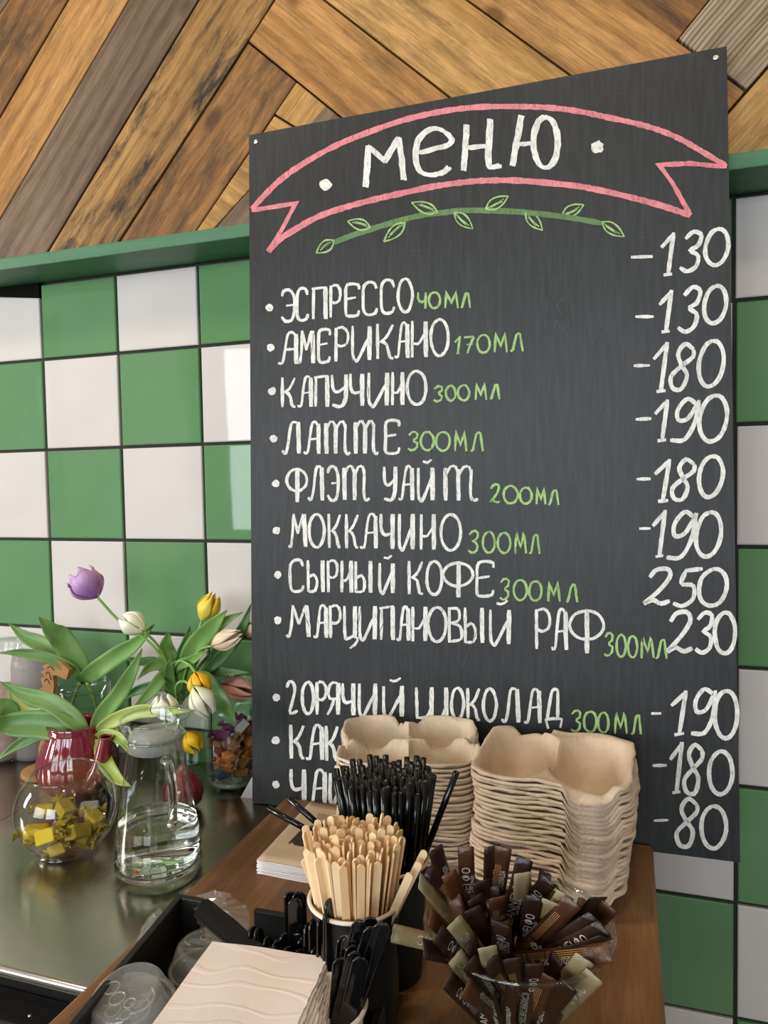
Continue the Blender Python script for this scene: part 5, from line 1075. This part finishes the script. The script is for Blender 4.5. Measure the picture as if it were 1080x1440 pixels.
def sachet(tip, dirpx, zt, zb, key, pr_, label, roll=0., grp='sugar sachets in the glass bowl'):
    tp_ = H(*tip, zt); b = H(*dirpx, zb); d = (tp_ - b).normalized(); p = tp_ - d * .094; o = newobj('sugar_sachet', SMs[key]); o.matrix_world = axis_mat(p, tp_, facing_roll(p, tp_, roll)); tag(o, label, 'sachet', grp)
    for x in pr_:
        newobj('print_lines' if x == 'lines' else 'printed_text', LMs if x == 'lines' else PM[x], o)
    return o
zz = -.478
SL = [((612, 1193), (640, 1290), -.462, -.54, 'dark', ['small'], 'dark brown sachet standing upright, furthest back left', .3), ((655, 1191), (660, 1330), -.462, -.55, 'brown', ['big'], 'lighter brown sachet standing upright left of the tall pair', 0),
 ((631, 1228), (672, 1330), -.475, -.55, 'brown', [], 'small brown sachet end leaning left in front of the upright one', .1), ((692, 1190), (688, 1320), -.455, -.55, 'dark', ['small'], 'dark sachet, left one of the tall pair in the middle', .4), ((708, 1192), (690, 1320), -.455, -.55, 'brown', ['lines', 'small'], 'brown sachet with gold lines in the tall middle group', 0),
 ((738, 1208), (700, 1360), -.460, -.56, 'dark', ['big'], 'widest dark sachet right of the tall middle group', 0), ((772, 1238), (708, 1320), -.468, -.55, 'dark', ['big'], 'dark sachet leaning right with large letters', .1), ((752, 1262), (728, 1370), -.475, -.56, 'dark', ['big'], 'dark sachet with large upright letters in the centre', .1),
 ((806, 1268), (712, 1362), -.470, -.55, 'brown', ['lines'], 'long brown sachet with gold lines slanting to the upper right', .2), ((838, 1292), (716, 1362), -.478, -.55, 'dark', ['small'], 'dark sachet slanting right, upper of the fan', .5), ((850, 1306), (722, 1366), -.480, -.55, 'dark', ['big'], 'dark sachet slanting right, middle of the fan', .4), ((852, 1318), (726, 1366), -.484, -.54, 'dark', ['small'], 'dark sachet slanting right, lower of the fan', 1.2),
 ((858, 1340), (728, 1352), -.488, -.53, 'brown', ['lines', 'small'], 'broad brown sachet lying level at the right rim', 0), ((603, 1222), (690, 1322), -.482, -.55, 'dark', ['lines'], 'long dark sachet lying from the left rim down to the middle', .2), ((590, 1238), (660, 1320), -.484, -.55, 'cream', [], 'pale cream sachet behind the left rim', .8), ((605, 1290), (660, 1340), -.488, -.54, 'brown', [], 'crumpled brown sachet end at the left rim', .5),
 ((616, 1313), (680, 1370), -.485, -.55, 'dark', ['big'], 'dark sachet end with a big letter at the left rim', .1), ((638, 1296), (692, 1365), -.478, -.55, 'cream', ['cream'], 'pale cream sachet with a curly mark at the front left', 0), ((685, 1332), (700, 1400), -.480, -.56, 'cream', ['cream'], 'cream sachet end at the front centre', 0), ((706, 1300), (712, 1372), -.472, -.56, 'dark', ['big'], 'dark sachet end in the very centre', -.4),
 ((596, 1334), (664, 1350), -.492, -.54, 'dark', [], 'dark sachet hanging over the left rim', .3), ((640, 1345), (700, 1428), -.497, -.57, 'cream', ['cream'], 'cream sachet behind the front glass at the left', .1), ((660, 1352), (712, 1432), -.495, -.57, 'dark', ['small'], 'dark sachet behind the front glass at the left', .1), ((690, 1350), (742, 1432), -.492, -.57, 'dark', ['lines'], 'dark sachet crossing under the front rim', .2),
 ((720, 1348), (738, 1440), -.492, -.58, 'dark', ['lines'], 'dark sachet pointing straight down at the front', 0), ((752, 1356), (748, 1440), -.494, -.58, 'dark', ['big'], 'dark sachet behind the front glass in the middle', .2), ((822, 1348), (758, 1425), -.494, -.57, 'cream', [], 'cream sachet slanting down behind the right front glass', .3), ((836, 1372), (776, 1432), -.502, -.57, 'cream', ['cream'], 'cream sachet lower right behind the glass', .2),
 ((795, 1258), (750, 1330), -.468, -.55, 'cream', [], 'cream sachet end peeking out at the back right', .2), ((775, 1268), (750, 1340), -.475, -.55, 'cream', [], 'cream sachet peeking out behind the fan', .1), ((842, 1262), (780, 1330), -.470, -.55, 'dark', [], 'dark sachet end twisted up at the right rim', .9), ((858, 1275), (790, 1340), -.476, -.55, 'brown', [], 'brown sachet end with a golden edge at the right rim', .2),
 ((676, 1240), (690, 1330), -.470, -.56, 'dark', [], 'short dark sachet between the upright ones', .2), ((700, 1262), (700, 1340), -.474, -.56, 'brown', ['lines'], 'short brown sachet between the tall group and the centre', .3), ((668, 1262), (700, 1350), -.476, -.56, 'dark', ['small'], 'dark sachet with pale letters left of the centre', .2), ((735, 1228), (730, 1330), -.464, -.56, 'cream', [], 'cream sachet hidden behind the wide dark one', .3), ((664, 1278), (706, 1372), -.482, -.56, 'dark', [], 'dark sachet with a crimped edge under the long one', .0),
 ((630, 1378), (690, 1440), -.505, -.58, 'dark', ['big'], 'dark sachet low behind the left front glass', .1), ((655, 1388), (716, 1440), -.507, -.58, 'brown', ['small'], 'brown sachet low behind the front glass', .1), ((800, 1385), (750, 1450), -.507, -.58, 'dark', [], 'dark sachet low behind the right front glass', .1), ((770, 1372), (738, 1450), -.505, -.58, 'brown', ['lines'], 'brown sachet low in the centre behind the glass', .1)]
for (tip, b_, z1_, z0_, key, pr_, lb, rl) in SL: sachet(tip, b_, z1_, z0_, key, pr_, lb, rl)
o = sachet((552, 1312), (650, 1335), -.512, -.535, 'cream', ['cream'], 'cream sachet lying level between the stirrers and the glass bowl', 0)

rs = random.Random(21)
for k in range(34):
    a = rs.uniform(0, 2 * PI); rr = .052 * math.sqrt(rs.uniform(.05, 1)); zt_ = zr_ + rs.uniform(-.012, .012) + (.012 if rr < .03 else 0)
    tp_ = Vector((bwl.x + rr * math.cos(a), bwl.y + rr * math.sin(a), zt_)); a2 = a + rs.uniform(-.8, .8); b_ = Vector((bwl.x + .010 * math.cos(a2), bwl.y + .010 * math.sin(a2), bwl.z + .03)); d = (tp_ - b_).normalized(); p = tp_ - d * .094
    key = rs.choice(['dark', 'dark', 'brown', 'dark']); o = newobj('sugar_sachet', SMs[key]); o.matrix_world = axis_mat(p, tp_, facing_roll(p, tp_, rs.uniform(-.9, .9)))
    tag(o, 'sachet packed deep among the others in the glass bowl', 'sachet', 'sachets deep in the glass bowl'); newobj('printed_text', PM[rs.choice(['small', 'big'])], o)
